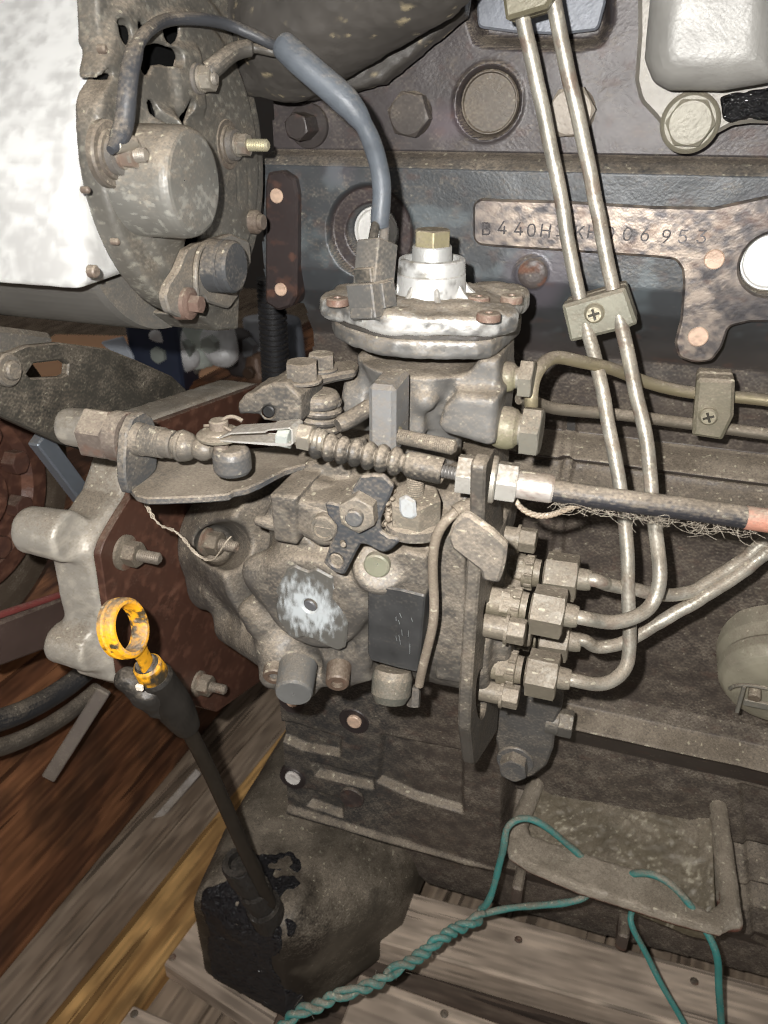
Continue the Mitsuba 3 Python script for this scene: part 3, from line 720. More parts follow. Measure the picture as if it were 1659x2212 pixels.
# data plate left blank, screws, plugs
dp = Z7.pts([(908, 665), (1130, 700), (1285, 740), (1240, 1245), (1100, 1215), (925, 1165), (908, 1120)], Y=YF - .008)
add(P + '__square_cover', plate(dp + AY * .012, -AY, .012, .0008, .0015), 'iron', (.040, .040, .040), dust=.28, mottle=.5, freq=150, label='dark square cover with scratches')
rng = np.random.default_rng(5)
for k in range(9):
    x, y = rng.uniform(1090, 1140) + (60 if k > 5 else 0), rng.uniform(800, 1000) + (80 if k > 5 else 0)
    add(P + '__square_cover__scratch', tube([Z7(x, y, Y=YF - .00806), Z7(x + rng.uniform(-5, 14), y + rng.uniform(25, 70), Y=YF - .00806)], .00018, 6), 'steel', (.30, .32, .32), dust=.1)
def head(view, x, y, Y, r, L, ax_=-AY, name='bolt', col=(.20, .19, .13), mat='iron', dust=.45, rust=.05, hx=False, rot=.2):
    p = view(x, y, Y=Y); R_ = view.len(r, p)
    m = hexa(p, ax_, R_ * 1.8, L, rot) if hx else lathe(p, ax_, [(0, R_), (L * .8, R_), (L, R_ * .86), (L, 0)], 40)
    return add(P + '__' + name, m, mat, col, dust=dust, rust=rust, smooth=25)
head(Z7, 975, 525, YF - .004, 87, .0035, unit([.1, -1, .0]), 'round_plug', (.22, .22, .16), dust=.35)
ax_ = unit([.28, -1, -.22]); a = Z7(455, 1195, Y=YF - .004)
pr_ = [(0, .0096), (.016, .0092), (.0175, .0086), (.0176, .008), (.0176, 0)]
add(P + '__round_plug', lathe(a, ax_, pr_, 48), 'iron', (.15, .15, .145), dust=.36, label='large grey plug at the bottom of the pump')
for x, y, Y in ((305, 1225, YF - .004), (715, 1265, YF - .006)):
    p = Z7(x, y, Y=Y)
    add(P + '__socket_screw', lathe(p - ax_ * .006, ax_, [(0, .0062), (.010, .0058), (.0108, .0052), (.0108, .0030), (.0082, .0028), (.0082, 0)], 32), 'iron', (.11, .075, .055), dust=.45, rust=.1)
p = Z7(1075, 1260, Y=YF - .002)
add(P + '__round_plug', lathe(p + AZ * .004, unit([.05, -.45, -1]), [(0, .0085), (.004, .0098), (.012, .0096), (.016, .0075), (.0175, .004), (.0178, 0)], 40), 'iron', (.10, .10, .085), dust=.5)
add(P + '__drain_screw', hexa(Z7(1215, 1330, Y=YF + .004), unit([.1, -.5, -1]), .006, .010, .2), 'iron', (.09, .08, .07), dust=.4)
p = Z5(1190, 1620, Y=-.151)
add(P + '__slotted_screw', [lathe(p + AY * .004, -AY, [(0, .0062), (.004, .0062), (.0050, .0056), (.0050, .0044), (.0040, .0042), (.0040, 0)], 36), block_box(p + AY * .0002, [.0038, .0006, .0007], .0002)], 'iron', (.11, .10, .085), dust=.55)
# flange studs
gnut(Z4, 1195, 1228, -.2235, .0085, .0175, P, .0125); gnut(Z4, 1200, 1470, -.222, .008, .008, P, .012)
# upper shelf castings between the levers and the body
def midf(p):
    d = s_ext(p, mid_o, AY, .05, .0018)
    d = su(.002, d, s_ext(p, FP([(580, 1070), (640, 1075), (640, 1180), (590, 1170)], -.149), AY, .03, .002))
    d = su(.002, d, s_ext(p, FP([(655, 1000), (745, 990), (770, 1080), (745, 1125), (650, 1095)], -.120), AY, .03, .002))
    return d
add(P + '__governor_housing', mesh_of(midf, [-.17, -.165, .40], [-.085, -.085, .50], .0011, .0003, 400), 'iron', cast_col, dust=.55, smooth=True)

# upper housing: funnel under the diaphragm cover with two banjo ports on its right
fc = F(925, 775, Y=-.088)
def up_f(p):
    c2 = np.array([fc[0], fc[1], F(920, 930, Y=-.088)[2]])
    d = s_cyl(p, c2, fc + AZ * .001, .0145, .001, .0315)
    d = su(.004, d, s_cyl(p, [fc[0], -.085, .43], c2 + AZ * .02, .017, .002))
    d = su(.005, d, s_ext(p, Z6.pts([(1010, 1105), (1140, 935), (1265, 935), (1268, 1165), (1130, 1175)], Y=-.112), AY, .040, .0025))
    d = su(.005, d, s_ext(p, Z6.pts([(862, 1370), (905, 1255), (985, 1165), (1262, 1190), (1235, 1500), (1190, 1512), (905, 1430)], Y=-.120), AY, .045, .0035))
    d = su(.004, d, s_ext(p, Z6.pts([(640, 1150), (770, 1240), (770, 1450), (640, 1430)], Y=-.118), AY, .04, .003))
    d = su(.006, d, s_cap(p, Z6(800, 1130, Y=-.113), Z6(785, 1200, Y=-.117), .0048))
    d = su(.004, d, s_ext(p, Z6.pts([(345, 915), (400, 905), (480, 1000), (480, 1150), (345, 1090)], Y=-.100), AY, .03, .003))
    d = su(.006, d, s_cyl(p, Z6(300, 1180, Y=-.088), Z6(480, 1200, Y=-.088), .0155, .004))
    return d


def up_col(v):
    n = meshkit.fbm(v * 70, 4)[:, None]; n2 = meshkit.fbm(v * 200, 3)[:, None]
    return (np.array([.155, .15, .142]) * (.6 + .8 * n)) * (1 - .3 * n2)
add(P + '__upper_housing', mesh_of(up_f, [-.16, -.14, .425], [-.03, -.04, .56], .0011, .0003, 400), 'iron', up_col, dust=.50, smooth=True, label='grey funnel shaped upper housing')
# stop block with its long screw
sb = Z6.pts([(398, 1185), (465, 1075), (600, 1085), (640, 1150), (640, 1400), (525, 1480), (430, 1455), (400, 1370)], Y=-.130)
sb2 = Z6.pts([(398, 1190), (528, 1185), (522, 1478), (430, 1450)], Y=-.148)
add(P + '__stop_block', block_box((Z6(462, 1320, Y=-.148) + Z6(580, 1240, Y=-.125)) / 2 + np.array([.002, 0, 0]), [.0056, .012, .0152], .0018, basis(x=unit([1, .05, 0]), z=AZ)), 'iron', (.16, .16, .16), dust=.5, label='grey stop block with a long threaded screw')
p = Z6(540, 1425, Y=-.142); e = Z6(985, 1515, Y=-.148); a = unit(e - p)
add(P + '__stop_screw', thread(p, a, np.linalg.norm(e - p), .0031, .0009, 26), 'iron', (.10, .09, .075), dust=.6, smooth=20)
add(P + '__stop_screw__nut', [hexa(p + a * .0005, a, .0080, .0045, .1)], 'steel', (.40, .36, .2), dust=.5, smooth=25)
add(P + '__arm', tube(spline([Z6(420, 1250, Y=-.132), Z6(310, 1320, Y=-.140), Z6(215, 1370, Y=-.146)], 14), [.0036] * 12 + [.0033, .0028], 18), 'iron', CAST, dust=.6)

# diaphragm cover: two flanges with scalloped outline, domed top, cap and bolt
zl = Z6(800, 800, Y=-.125)[2]
rim = [(140, 612), (160, 665), (235, 705), (330, 735), (430, 765), (560, 785), (760, 795), (950, 797), (1150, 802), (1255, 790), (1310, 760), (1385, 700), (1445, 650), (1450, 605), (1400, 568), (1290, 553), (1180, 560), (1100, 575), (800, 590), (500, 572), (260, 545), (180, 560)]
rl = Z6.pts(rim, Z=zl); rl[:, :2] = rl[:, :2].mean(0) + (rl[:, :2] - rl[:, :2].mean(0)) * [.965, .98]


def lid_f(p):
    d = s_ext(p, rl, AZ, .0082, .0022)
    lobes = [Z6(560, 775, Z=zl), Z6(1225, 785, Z=zl), Z6(215, 655, Z=zl), Z6(1325, 608, Z=zl), Z6(1140, 590, Z=zl)]
    for c, e in zip(lobes, (.010, .010, .002, .001, .003)): d = su(.006, d, s_cyl(p, [c[0], c[1] + e, zl], [c[0], c[1] + e, zl + .0086], .0085, .002))
    c = F(930, 690, Y=-.088); c[2] = zl
    d = su(.006, d, s_cyl(p, c, c + AZ * .0094, .030, .001, .024))
    # scallop where the plug stands
    return d


def lid_col(v):
    n = meshkit.fbm(v * 90, 4)[:, None]; n2 = meshkit.fbm(v * 260, 3)[:, None]
    k = sst(.38, .55, .5 * n + .5 * n2)
    return np.array([.17, .17, .165]) * (1 - k) + np.array(SILV) * k


lo_, hi_ = rl.min(0), rl.max(0)
C_ = add(P + '__diaphragm_cover', mesh_of(lid_f, [lo_[0] - .006, lo_[1] - .006, zl - .006], [hi_[0] + .006, hi_[1] + .006, zl + .020], .0010, .0005, 300), 'alu', lid_col, dust=.52, smooth=True, label='silver diaphragm cover, dust on top')
rl2 = rl.copy(); cen = rl.mean(0); rl2[:, :2] = cen[:2] + (rl[:, :2] - cen[:2]) * .985


def fl_f(p): return s_ext(p, rl2 - AZ * .0098, AZ, .0088, .0026)
add(P + '__flange', mesh_of(fl_f, [lo_[0] - .006, lo_[1] - .006, zl - .016], [hi_[0] + .006, hi_[1] + .006, zl + .004], .0011, .0005, 300), 'alu', (.20, .197, .19), dust=.46, smooth=True, mottle=.9, freq=110)
add(P + '__gasket', plate(np.c_[cen[:2] + (rl[:, :2] - cen[:2]) * .975, np.full(len(rl), zl - .0014)], AZ, .0018, 0, .002), 'rubber', (.05, .045, .04), dust=.3)
cb = F(930, 665, Y=-.090); cb[2] = zl + .006
ztop = F(930, 556, Y=-.090)[2]; Hc = ztop - cb[2]
capm = lathe(cb, AZ, [(0, .0158), (.004, .0152), (Hc * .66, .0148), (Hc * .68, .0142), (Hc * .70, .0146), (Hc * .95, .0143), (Hc * .985, .0140), (Hc, .0135), (Hc, .0118), (Hc - .003, .0112), (Hc - .003, 0)], 72)


def cap_col(v):
    n = meshkit.fbm(v * 80 + 3, 4)[:, None]; n2 = meshkit.fbm(v * 300, 3)[:, None]
    k = sst(.33, .50, .6 * n + .4 * n2)
    return np.array([.22, .21, .19]) * (1 - k) + np.array([.72, .72, .70]) * k


capm = trimesh.Trimesh(*trimesh.remesh.subdivide_to_size(capm.vertices, capm.faces, .002), process=False)
K = add(C_ + '__cap', capm, 'alu', cap_col, dust=.26, smooth=35)
for a_ in (-2.6, -1.9, -1.15, -.35, .4):
    d_ = np.array([math.cos(a_), math.sin(a_), 0]); t_ = np.array([-d_[1], d_[0], 0]); o_ = cb + d_ * .0135 - t_ * .0012
    add(C_ + '__rib', plate([o_ - AZ * .001, o_ + d_ * .0125 - AZ * .001, o_ + d_ * .010 + AZ * .0010, o_ + d_ * .0035 + AZ * .0065, o_ + AZ * .011], t_, .0024, .0008, .0005), 'alu', (.62, .62, .60), dust=.35)
pb_ = cb + AZ * (Hc - .003)
add(C_ + '__cap_bolt', lathe(pb_, AZ, [(0, .0086), (.0075, .0084), (.0080, .0080)], 40), 'alu', (.55, .55, .53), dust=.3)
add(C_ + '__cap_bolt', hexa(pb_ + AZ * .0075, AZ, .0142, .0070, .30), 'steel', (.36, .32, .19), dust=.55, smooth=25, label='brass tinted hexagon bolt')
for x, y in ((215, 572), (1200, 672), (1350, 556), (1135, 562)):
    c = Z6(x, y, Z=zl + .0088); add(C_ + '__cover_screw', lathe([c[0], c[1], zl + .0082], AZ, [(0, .0048), (.0026, .0047), (.0031, .0041), (.0031, .0016), (.0022, .0014), (.0022, 0)], 32), 'iron', (.17, .11, .085), dust=.48, rust=.2, smooth=25)

# banjo fittings
def banjo(p, r, L, af, h, name):
    k = add(P + '__' + name, lathe(p, AX, [(-.004, r * .55), (-.001, r * .80), (L * .12, r * .93), (L * .35, r), (L * .65, r), (L * .9, r * .9), (L, r * .75), (L + .001, r * .7)], 48), 'iron', (.20, .185, .12), dust=.55, label=None)
    add(k + '__bolt', [lathe(p + AX * (L + .0005), AX, [(0, r * .72), (.0016, r * .72)], 40), hexa(p + AX * (L + .002), AX, af, h, .25)], 'iron', (.19, .18, .15), dust=.5, smooth=25)
banjo(Z6(1270, 1045, Y=-.098), Z6.len(98, Z6(1270, 1045, Y=-.098)), .0072, .0150, .0058, 'banjo_fitting')
banjo(Z6(1235, 1375, Y=-.104), Z6.len(140, Z6(1235, 1375, Y=-.104)), .0108, .0195, .0082, 'banjo_fitting')

# hydraulic head at the right end with the delivery valves
def head_f(p):
    c = F(1085, 1340, X=-.040); c = np.array([-.055, -.098, F(1090, 1330, Y=-.098)[2]])
    d = s_cyl(p, c - AX * .04, c + AX * .012, .040, .004)
    d = su(.006, d, s_cyl(p, c - AX * .02, c + AX * .020, .029, .003))
    d = su(.004, d, s_box(p, c + [-.012, 0, .05], [.022, .03, .012], .004))
    return d
add(P + '__head', mesh_of(head_f, [-.11, -.15, .32], [-.02, -.045, .47], .0013, .0005, 260), 'iron', cast_col, dust=.55, smooth=True)
U = [('a', Z8(400, 680, Y=-.098), Z8(790, 735, Y=-.098)), ('b', Z8(335, 840, Y=-.128), Z8(725, 915, Y=-.128)), ('c', Z8(400, 985, Y=-.094), Z8(740, 1040, Y=-.094)), ('d', Z8(318, 1150, Y=-.122), Z8(688, 1225, Y=-.122))]
VAL = {}
for nm, a_, b_ in U:
    d_ = unit(b_ - a_); L = np.linalg.norm(b_ - a_); r = .0078
    k = add(P + '__delivery_valve', [lathe(a_ - d_ * .006, d_, [(0, r * .9), (.008, r * .9), (.0085, r * 1.02), (.006 + L * .27, r * 1.02), (.006 + L * .28, r * .88), (.006 + L * .36, r * .86)], 40), hexa(a_ + d_ * (L * .03), d_, r * 1.95, L * .12, .4)], 'iron', (.16, .14, .10), dust=.54, rust=.05, smooth=25)
    for q in range(9): add(k + '__spline', block_box(a_ + d_ * (L * .22) + (np.cos(q * .7) * frame(d_)[0] + np.sin(q * .7) * frame(d_)[1]) * r * 1.02, [L * .05, .0008, .0008], .0003, basis(x=d_, z=AZ)), 'iron', (.14, .12, .09), dust=.6)
    VAL[nm] = (a_, b_, d_, L)
for x, y, Y in ((370, 965, -.140), (350, 1285, -.128), (430, 520, -.105)):
    p = Z8(x - 50, y, Y=Y); add(P + '__head_bolt', [rod(p - AX * .006, AX, .012, .0052), lathe(p + AX * .004, AX, [(0, .0068), (.0014, .0068)], 30), hexa(p + AX * .0054, AX, .0105, .0075, .3)], 'iron', (.15, .13, .10), dust=.55, smooth=25)
c = VAL['c'][0]; add(P + '__head_bolt', [lathe(Z8(385, 965, Y=-.115), AX, [(0, .0075), (.010, .0075), (.0108, .0068)], 36)], 'iron', (.15, .13, .10), dust=.55)
# ------------------------------------------------------------------ throttle bracket, cable and levers
PL = (.090, .088, .084)
XB = -.0455
TB_ = thing('cable_bracket', 'tall dark steel bracket plate with oval holes right of the injection pump', 'bracket')
bp = Z8.pts([(290, 112), (266, 160), (258, 420), (245, 620), (222, 900), (196, 1290), (188, 1470), (206, 1640), (222, 1640), (322, 1480), (334, 1300), (340, 900), (348, 690), (356, 430), (332, 300), (318, 170)], X=XB)
hol = [np.array([Z8(x + a * math.cos(t), y + b * math.sin(t), X=XB) for t in np.linspace(0, 2 * np.pi, 28, endpoint=False)]) for x, y, a, b in ((272, 925, 17, 88), (246, 1295, 27, 118))]
add(TB_ + '__plate', plate(bp - AX * .0058, AX, .0058, .0010, .003, [h - AX * .0058 for h in hol]), 'iron', (.070, .064, .056), dust=.54, rust=.05, smooth=25, mottle=.4)
tb = Z8.pts([(78, 520), (100, 460), (145, 408), (182, 408), (300, 492), (372, 562), (364, 640), (352, 690), (330, 752), (250, 738), (240, 690), (98, 580)], Y=-.173)
add(TB_ + '__tab', plate(tb, AY, .0042, .0012, .0018), 'iron', (.095, .088, .08), dust=.62, label='bent rectangular tab')
Ld = thing('stop_wire', 'thin tan bent wire hanging beside the dark square cover of the pump', 'wire')
pl_ = spline([Z7(1575, 150, Y=-.150), Z7(1505, 180, Y=-.154), Z7(1430, 240, Y=-.157), Z7(1365, 340, Y=-.158), Z7(1340, 450, Y=-.158), Z7(1335, 600, Y=-.158), Z7(1343, 780, Y=-.158), Z7(1338, 900, Y=-.158), Z7(1310, 1040, Y=-.157), Z7(1275, 1180, Y=-.156), Z7(1245, 1322, Y=-.155)], 60)
add(Ld + '__strand', tube(pl_, .0021, 14), 'iron', (.19, .155, .12), dust=.7)
add(Ld + '__ferrule', tube(pl_[:5] , .0031, 14), 'iron', (.16, .13, .10), dust=.7)

CB = thing('throttle_cable', 'black sheathed throttle cable with a ribbed rubber boot', 'cable')
b0, b1 = Z6(45, 1490, Y=-.157), Z6(905, 1668, Y=-.157); d_ = unit(b1 - b0); L = np.linalg.norm(b1 - b0)
R0 = Z6.len(94, b0); pf = [(-.004, R0 * .45), (-.001, R0 * .5)]
nr = 7; seg_ = L * .70 / nr
for i in range(nr):
    t0 = i * seg_
    pf += [(t0 + seg_ * .02, R0 * .60), (t0 + seg_ * .14, R0 * .86), (t0 + seg_ * .34, R0 * 1.0), (t0 + seg_ * .55, R0 * .99), (t0 + seg_ * .80, R0 * .84), (t0 + seg_ * .96, R0 * .62)]
pf += [(L * .715, R0 * .62), (L * .74, R0 * .84), (L * .80, R0 * .92), (L * .985, R0 * .90), (L, R0 * .84), (L - .003, R0 * .5)]
add(CB + '__rubber_boot', lathe(b0, d_, pf, 44), 'rubber', (.030, .028, .025), dust=.50, label='ribbed black rubber boot')
c0, c1 = b1, Z8(160, 215, Y=-.156); add(CB + '__thread', thread(b1 - d_ * .006, d_, np.linalg.norm(c1 - b1) + .014, Z6.len(44, b1), .0013), 'steel', (.20, .19, .18), dust=.2, smooth=20)
rd = Z5(985, 860, Y=-.158); add(CB + '__rod_end', [rod(rd - d_ * .001, d_, .0130, .0038), hexa(rd + d_ * .0010, d_, .0100, .0055, .2), lathe(rd + d_ * .0072, d_, [(0, .0042), (.001, .0048), (.002, .0042), (.003, .0046), (.004, .0042)], 30)], 'steel', (.34, .31, .26), dust=.5, smooth=25)
q0, q1 = Z8(600, 290, Y=-.156), Z8(1560, 425, Y=-.149); dc = unit(q1 - q0)
n1, n2 = Z8(128, 203, Y=-.156), Z8(322, 238, Y=-.156)
for p in (n1, n2):
    add(CB + '__nut', [hexa(p, dc, .0138, .0078, .25)], 'steel', (.62, .60, .55), dust=.40, rust=.08, smooth=25)
add(CB + '__washer', rod(n2 - dc * .0022, dc, .0020, .0092), 'steel', (.45, .42, .36), dust=.45, smooth=25)
f0 = Z8(405, 255, Y=-.156); add(CB + '__ferrule', lathe(f0, dc, [(-.004, .0050), (.0, .0052), (.006, .0055), (np.linalg.norm(q0 - f0) - .001, .0055), (np.linalg.norm(q0 - f0), .0050)], 36), 'steel', (.62, .57, .52), dust=.34, rust=.22)
sp = spline([q0, q0 + (q1 - q0) * .33 - AZ * .0002, q0 + (q1 - q0) * .7 + AZ * .0002, q1], 30)
add(CB + '__sheath', tube(sp, .0042, 22), 'rubber', (.020, .020, .023), dust=.42, label='black cable sheath')
add(CB + '__red_sleeve', tube([q1 - dc * .001, q1 + dc * .01, q1 + dc * .06], .0043, 22), 'rubber', (.36, .17, .12), dust=.42, label='faded red end sleeve')
rng = np.random.default_rng(11); fz = []
for k in range(150):
    t = rng.beta(2, 1.2) if k < 110 else rng.uniform(0, .35); p = q0 + (q1 - q0) * (t * 1.05) - AZ * .0042 + AY * rng.normal(0, .002)
    a = rng.normal(0, 1, 3) * [.004, .002, .0015] - AZ * rng.uniform(.0005, .0035); fz.append(tube(spline([p, p + a * .5 + rng.normal(0, .001, 3), p + a + AX * rng.normal(0, .004)], 5), .00006, 4))
add(CB + '__dust_fluff', fz, 'iron', (.55, .49, .40), dust=.5, smooth=True, kind='stuff')
st = spline([Z8(412, 330, Y=-.150), Z8(460, 390, Y=-.150), Z8(540, 415, Y=-.149), Z8(620, 400, Y=-.150), Z8(730, 360, Y=-.152)], 30)
Sg = thing('string_strand', 'short loop of tan string hanging under the cable nuts', 'string')
add(Sg + '__yarn', [tube(st + np.stack([0 * np.arange(30), .0006 * np.sin(np.arange(30) * 1.1 + k * 2.1), .0006 * np.cos(np.arange(30) * 1.1 + k * 2.1)], 1), .00075, 8) for k in range(3)], 'iron', (.36, .28, .20), dust=.7, smooth=True)
th = spline([Z4(848, 985, Y=-.150), Z4(880, 1070, Y=-.150), Z4(930, 1130, Y=-.150), Z4(1010, 1165, Y=-.152), Z4(1080, 1230, Y=-.152), Z4(1130, 1290, Y=-.150), Z4(1190, 1330, Y=-.150), Z4(1250, 1320, Y=-.152), Z4(1340, 1200, Y=-.150)], 70)
Tg = thing('thread_strand', 'frayed thread hanging below the lever bracket across the rust brown plate', 'string')
rng = np.random.default_rng(3); w_ = meshkit.fbm(np.stack([np.arange(70) * .35, 0 * np.arange(70), 0 * np.arange(70)], 1), 3)[:, None] - .5
add(Tg + '__fibre', [tube(th + w_ * .003 * k, .00030 if k else .0004, 6) for k in (0, .6, -.5)], 'iron', (.42, .36, .28), dust=.7, smooth=True)

# clevis at the left end of the cable
CL = thing('clevis', 'bright folded steel clevis joining the cable to the lever', 'clevis')
u0 = [(330, 880), (420, 842), (700, 828), (730, 812), (905, 796), (935, 815), (938, 930), (915, 952), (735, 948), (700, 934), (480, 925), (330, 915)]
u1 = [(330, 898), (480, 910), (705, 921), (740, 934), (905, 938), (923, 925), (921, 822), (905, 810), (738, 824), (708, 841), (430, 855), (330, 893)]
add(CL + '__strap', plate(Z5.pts(u0 + u1, Y=-.166), AY, .0105, .0004, 0), 'steel', (.60, .58, .54), dust=.36, smooth=30)
pd = Z5(345, 860, Y=-.158)
add(CL + '__washer', [lathe(pd - AZ * .0005, AZ, [(0, .0095), (.0012, .0098), (.0020, .0090), (.0024, .0074), (.0032, .0070), (.0036, .005)], 40)], 'steel', (.36, .33, .26), dust=.6, rust=.1)
add(CL + '__pin', [rod(pd + AZ * .002, AZ, .0050, .0040), rod(pd - AZ * .012, AZ, .012, .0032)], 'iron', (.15, .12, .10), dust=.65)
add(CL + '__split_pin', [tube(spline([pd + AZ * .0042 + [-.006, -.002, 0], pd + AZ * .0046, pd + AZ * .0048 + [.005, -.003, .0003], pd + [.008, -.001, .0025]], 12), .0007, 8), tube(spline([pd + AZ * .0042, pd + AZ * .006 + [.004, .002, .002], pd + [.0095, .003, .0065]], 10), .0009, 8)], 'iron', (.13, .10, .08), dust=.7)
add(CL + '__inner_nut', hexa(Z5(830, 872, Y=-.1615), unit([1, 0, -.05]), .0075, .005), 'steel', (.58, .62, .58), dust=.2, smooth=25)

# lever bracket with its stop screw
LB = thing('lever_bracket', 'dusty bent steel bracket with an upright ear above the rust brown plate', 'bracket')
zb = Z4(1100, 960, Y=-.165)[2]
tongue = [Z4(x, y, Z=zb) for x, y in ((752, 915), (790, 958), (850, 974), (960, 972), (1200, 962), (1400, 945))] + [Z5(x, y, Z=zb) for x, y in ((440, 1312), (560, 1290), (680, 1240), (790, 1180), (880, 1135), (1010, 1100), (1250, 1072), (1240, 1030), (1080, 930))] + [Z4(x, y, Z=zb) for x, y in ((1380, 690), (1210, 660), (1090, 680), (980, 720), (880, 760), (790, 800))]
add(LB + '__tongue', plate(np.array(tongue) - AZ * .0036, AZ, .0036, .0007, .0025), 'iron', (.075, .078, .082), dust=.60, smooth=30, mottle=.4, label='flat tongue with chipped front edge')
xf = Z4(735, 900, Y=-.1655)[0]
ear_ = Z4.pts([(752, 958), (728, 880), (722, 760), (735, 600), (775, 505), (835, 472), (885, 500), (912, 565), (918, 700), (912, 815), (800, 930)], X=xf + .0045)
add(LB + '__ear', plate(ear_ - AX * .0045, AX, .0045, .0008, .003), 'iron', (.070, .072, .074), dust=.50, smooth=30, mottle=.4)
rng = np.random.default_rng(8)
for x, y, w_ in ((870, 962, 24), (1010, 962, 30), (1100, 957, 16), (1205, 952, 14), (1310, 940, 12)):
    p = Z4(x, y, Z=zb - .0018); p = p - AY * .0004
    add(LB + '__paint_chip', block_box(p - AY * .0003, [Z4.len(w_ * .6, p), .0005, .0012], .0003), 'steel', (.75, .74, .68), dust=.05)
s0 = Z4(800, 632, X=xf + .0045); s1 = Z4(1190, 692, Y=s0[1] + .001); a = unit(s1 - s0); L = np.linalg.norm(s1 - s0)
rt_ = Z4.len(90, s0)
SS = add(LB + '__stop_screw', [lathe(s0, a, [(-.001, rt_ * 1.1), (.0035, rt_ * 1.05)], 40), thread(s0 + a * .003, a, L * .33, rt_ * 1.0, .00125, 36), rod(s0 + a * L * .30, a, L * .25, rt_ * .92, .0008)], 'iron', (.115, .105, .092), dust=.55, smooth=20, label='threaded stop screw with a spring loaded tip')
add(SS + '__tip', lathe(s0 + a * L * .53, a, [(0, rt_ * .62), (L * .06, rt_ * .66), (L * .09, rt_ * .98), (L * .13, rt_ * 1.03), (L * .15, rt_ * .94), (L * .17, rt_ * 1.0), (L * .26, rt_ * .88), (L * .33, rt_ * .55), (L * .38, rt_ * .36), (L * .47, rt_ * .36)], 40), 'iron', (.10, .092, .08), dust=.5)
add(SS + '__ball', lathe(s1 - a * .001, a, [(-.0052, .0012), (-.0045, .0030), (-.0025, .0046), (0, .0052), (.0025, .0046), (.0045, .0030), (.0052, .0005)], 30), 'iron', (.11, .10, .085), dust=.55)
add(SS + '__lock_nut', [hexa(s0 - a * .0235, a, .0205, .0125, .15), lathe(s0 - a * .0108, a, [(0, .0112), (.0058, .0112), (.0062, .0106)], 44)], 'iron', (.13, .105, .09), dust=.50, rust=.22, smooth=25)
pv = Z5(432, 950, Y=-.156); rp = Z5.len(158, pv)
add(LB + '__pivot', lathe(pv - AZ * .0115, AZ, [(0, rp * .9), (.0015, rp * 1.0), (.0075, rp * 1.0), (.0098, rp * .93), (.0112, rp * .75), (.0114, 0)], 48), 'iron', (.085, .085, .085), dust=.50, label='round black pivot cap')

# spring loaded lever on top of the pump
SL = thing('spring_lever', 'dust covered lever with a coil spring and two bolts behind the clevis', 'lever')
blk = Z5.pts([(482, 640), (490, 590), (540, 530), (610, 515), (690, 460), (780, 430), (880, 430), (960, 500), (1000, 545), (1000, 760), (920, 770), (700, 745), (660, 690), (500, 690)], Y=-.142)


def blk_f(p):
    d = s_ext(p, blk, AY, .026, .0015)
    return ss(.001, d, s_cyl(p, Z5(742, 665, Y=-.150), Z5(742, 665, Y=-.130), .0028))
add(SL + '__arm', mesh_of(blk_f, blk.min(0) - [.006, .006, .006], blk.max(0) + [.006, .034, .006], .0010, .0003, 420), 'iron', (.06, .058, .055), dust=.55, smooth=True, mottle=.4)
add(SL + '__hole', rod(Z5(742, 665, Y=-.1395), -AY, .0006, .0029), 'iron', (.02, .02, .02), dust=.1)
sc_ = Z5(1150, 545, Y=-.122); rs_ = Z5.len(160, sc_)
coil = np.array([[rs_ * math.cos(t), rs_ * math.sin(t), -.0022 - t * .0040 / (2 * np.pi)] for t in np.linspace(0, 2 * np.pi * 4.6, 260)]) + sc_
add(SL + '__spring', tube(coil, .0017, 10), 'iron', (.06, .055, .05), dust=.55, label='coil spring')
add(SL + '__spring_core', rod(sc_ - AZ * .024, AZ, .023, rs_ * .78), 'iron', (.05, .048, .045), dust=.5)
add(SL + '__spring_cap', lathe(sc_ - AZ * .0035, AZ, [(0, rs_ * 1.04), (.0015, rs_ * 1.10), (.0040, rs_ * 1.08), (.0055, rs_ * .96), (.0060, rs_ * .8), (.0060, 0)], 44), 'iron', (.085, .08, .075), dust=.7)
tp = [Z5(x, y, Z=sc_[2] + .0055) for x, y in ((860, 440), (940, 480), (1060, 492), (1200, 450), (1340, 420), (1450, 400), (1480, 330), (1400, 310), (1250, 330), (1080, 330), (930, 390))]
add(SL + '__top_plate', plate(np.array(tp), AZ, .0042, .0012, .003), 'iron', (.085, .08, .075), dust=.72)
for x, y, s in ((1020, 415, 1.0), (1175, 325, .85)):
    p = Z5(x, y, Z=sc_[2] + .0097); add(SL + '__bolt', [rod(p, AZ, .0014, .0085 * s), hexa(p + AZ * .0012, AZ, .0125 * s, .0075 * s, .35)], 'iron', (.09, .085, .08), dust=.65, smooth=25)

# star shaped stop lever with its nut
SV = thing('stop_lever', 'dark flat star shaped lever held by a hexagon nut on the front of the pump', 'lever')
sv_ = Z7.pts([(625, 125), (690, 138), (745, 152), (782, 128), (815, 30), (860, -40), (930, -50), (1010, -45), (1075, 25), (1050, 100), (1018, 160), (985, 255), (990, 320), (1050, 358), (1112, 362), (1112, 392), (1060, 440), (1010, 462), (955, 440), (905, 410), (860, 402), (830, 455), (752, 608), (690, 590), (616, 528), (640, 470), (662, 400), (700, 330), (705, 285), (645, 215)], Y=-.160)
add(SV + '__plate', plate(sv_, AY, .0030, .0008, .0016, [circle(Z7(702, 508, Y=-.160), AY, .0032, 24)]), 'iron', (.050, .053, .058), dust=.50, smooth=25, mottle=.5)
add(SV + '__hole_bottom', rod(Z7(702, 508, Y=-.1582), -AY, .0004, .0034), 'iron', (.09, .08, .065), dust=.7)
p = Z7(862, 175, Y=-.161); add(SV + '__nut', [hexa(p + AY * .001, unit([.06, -1, .02]), .0140, .0070, .1)], 'iron', (.11, .10, .085), dust=.6, smooth=25)
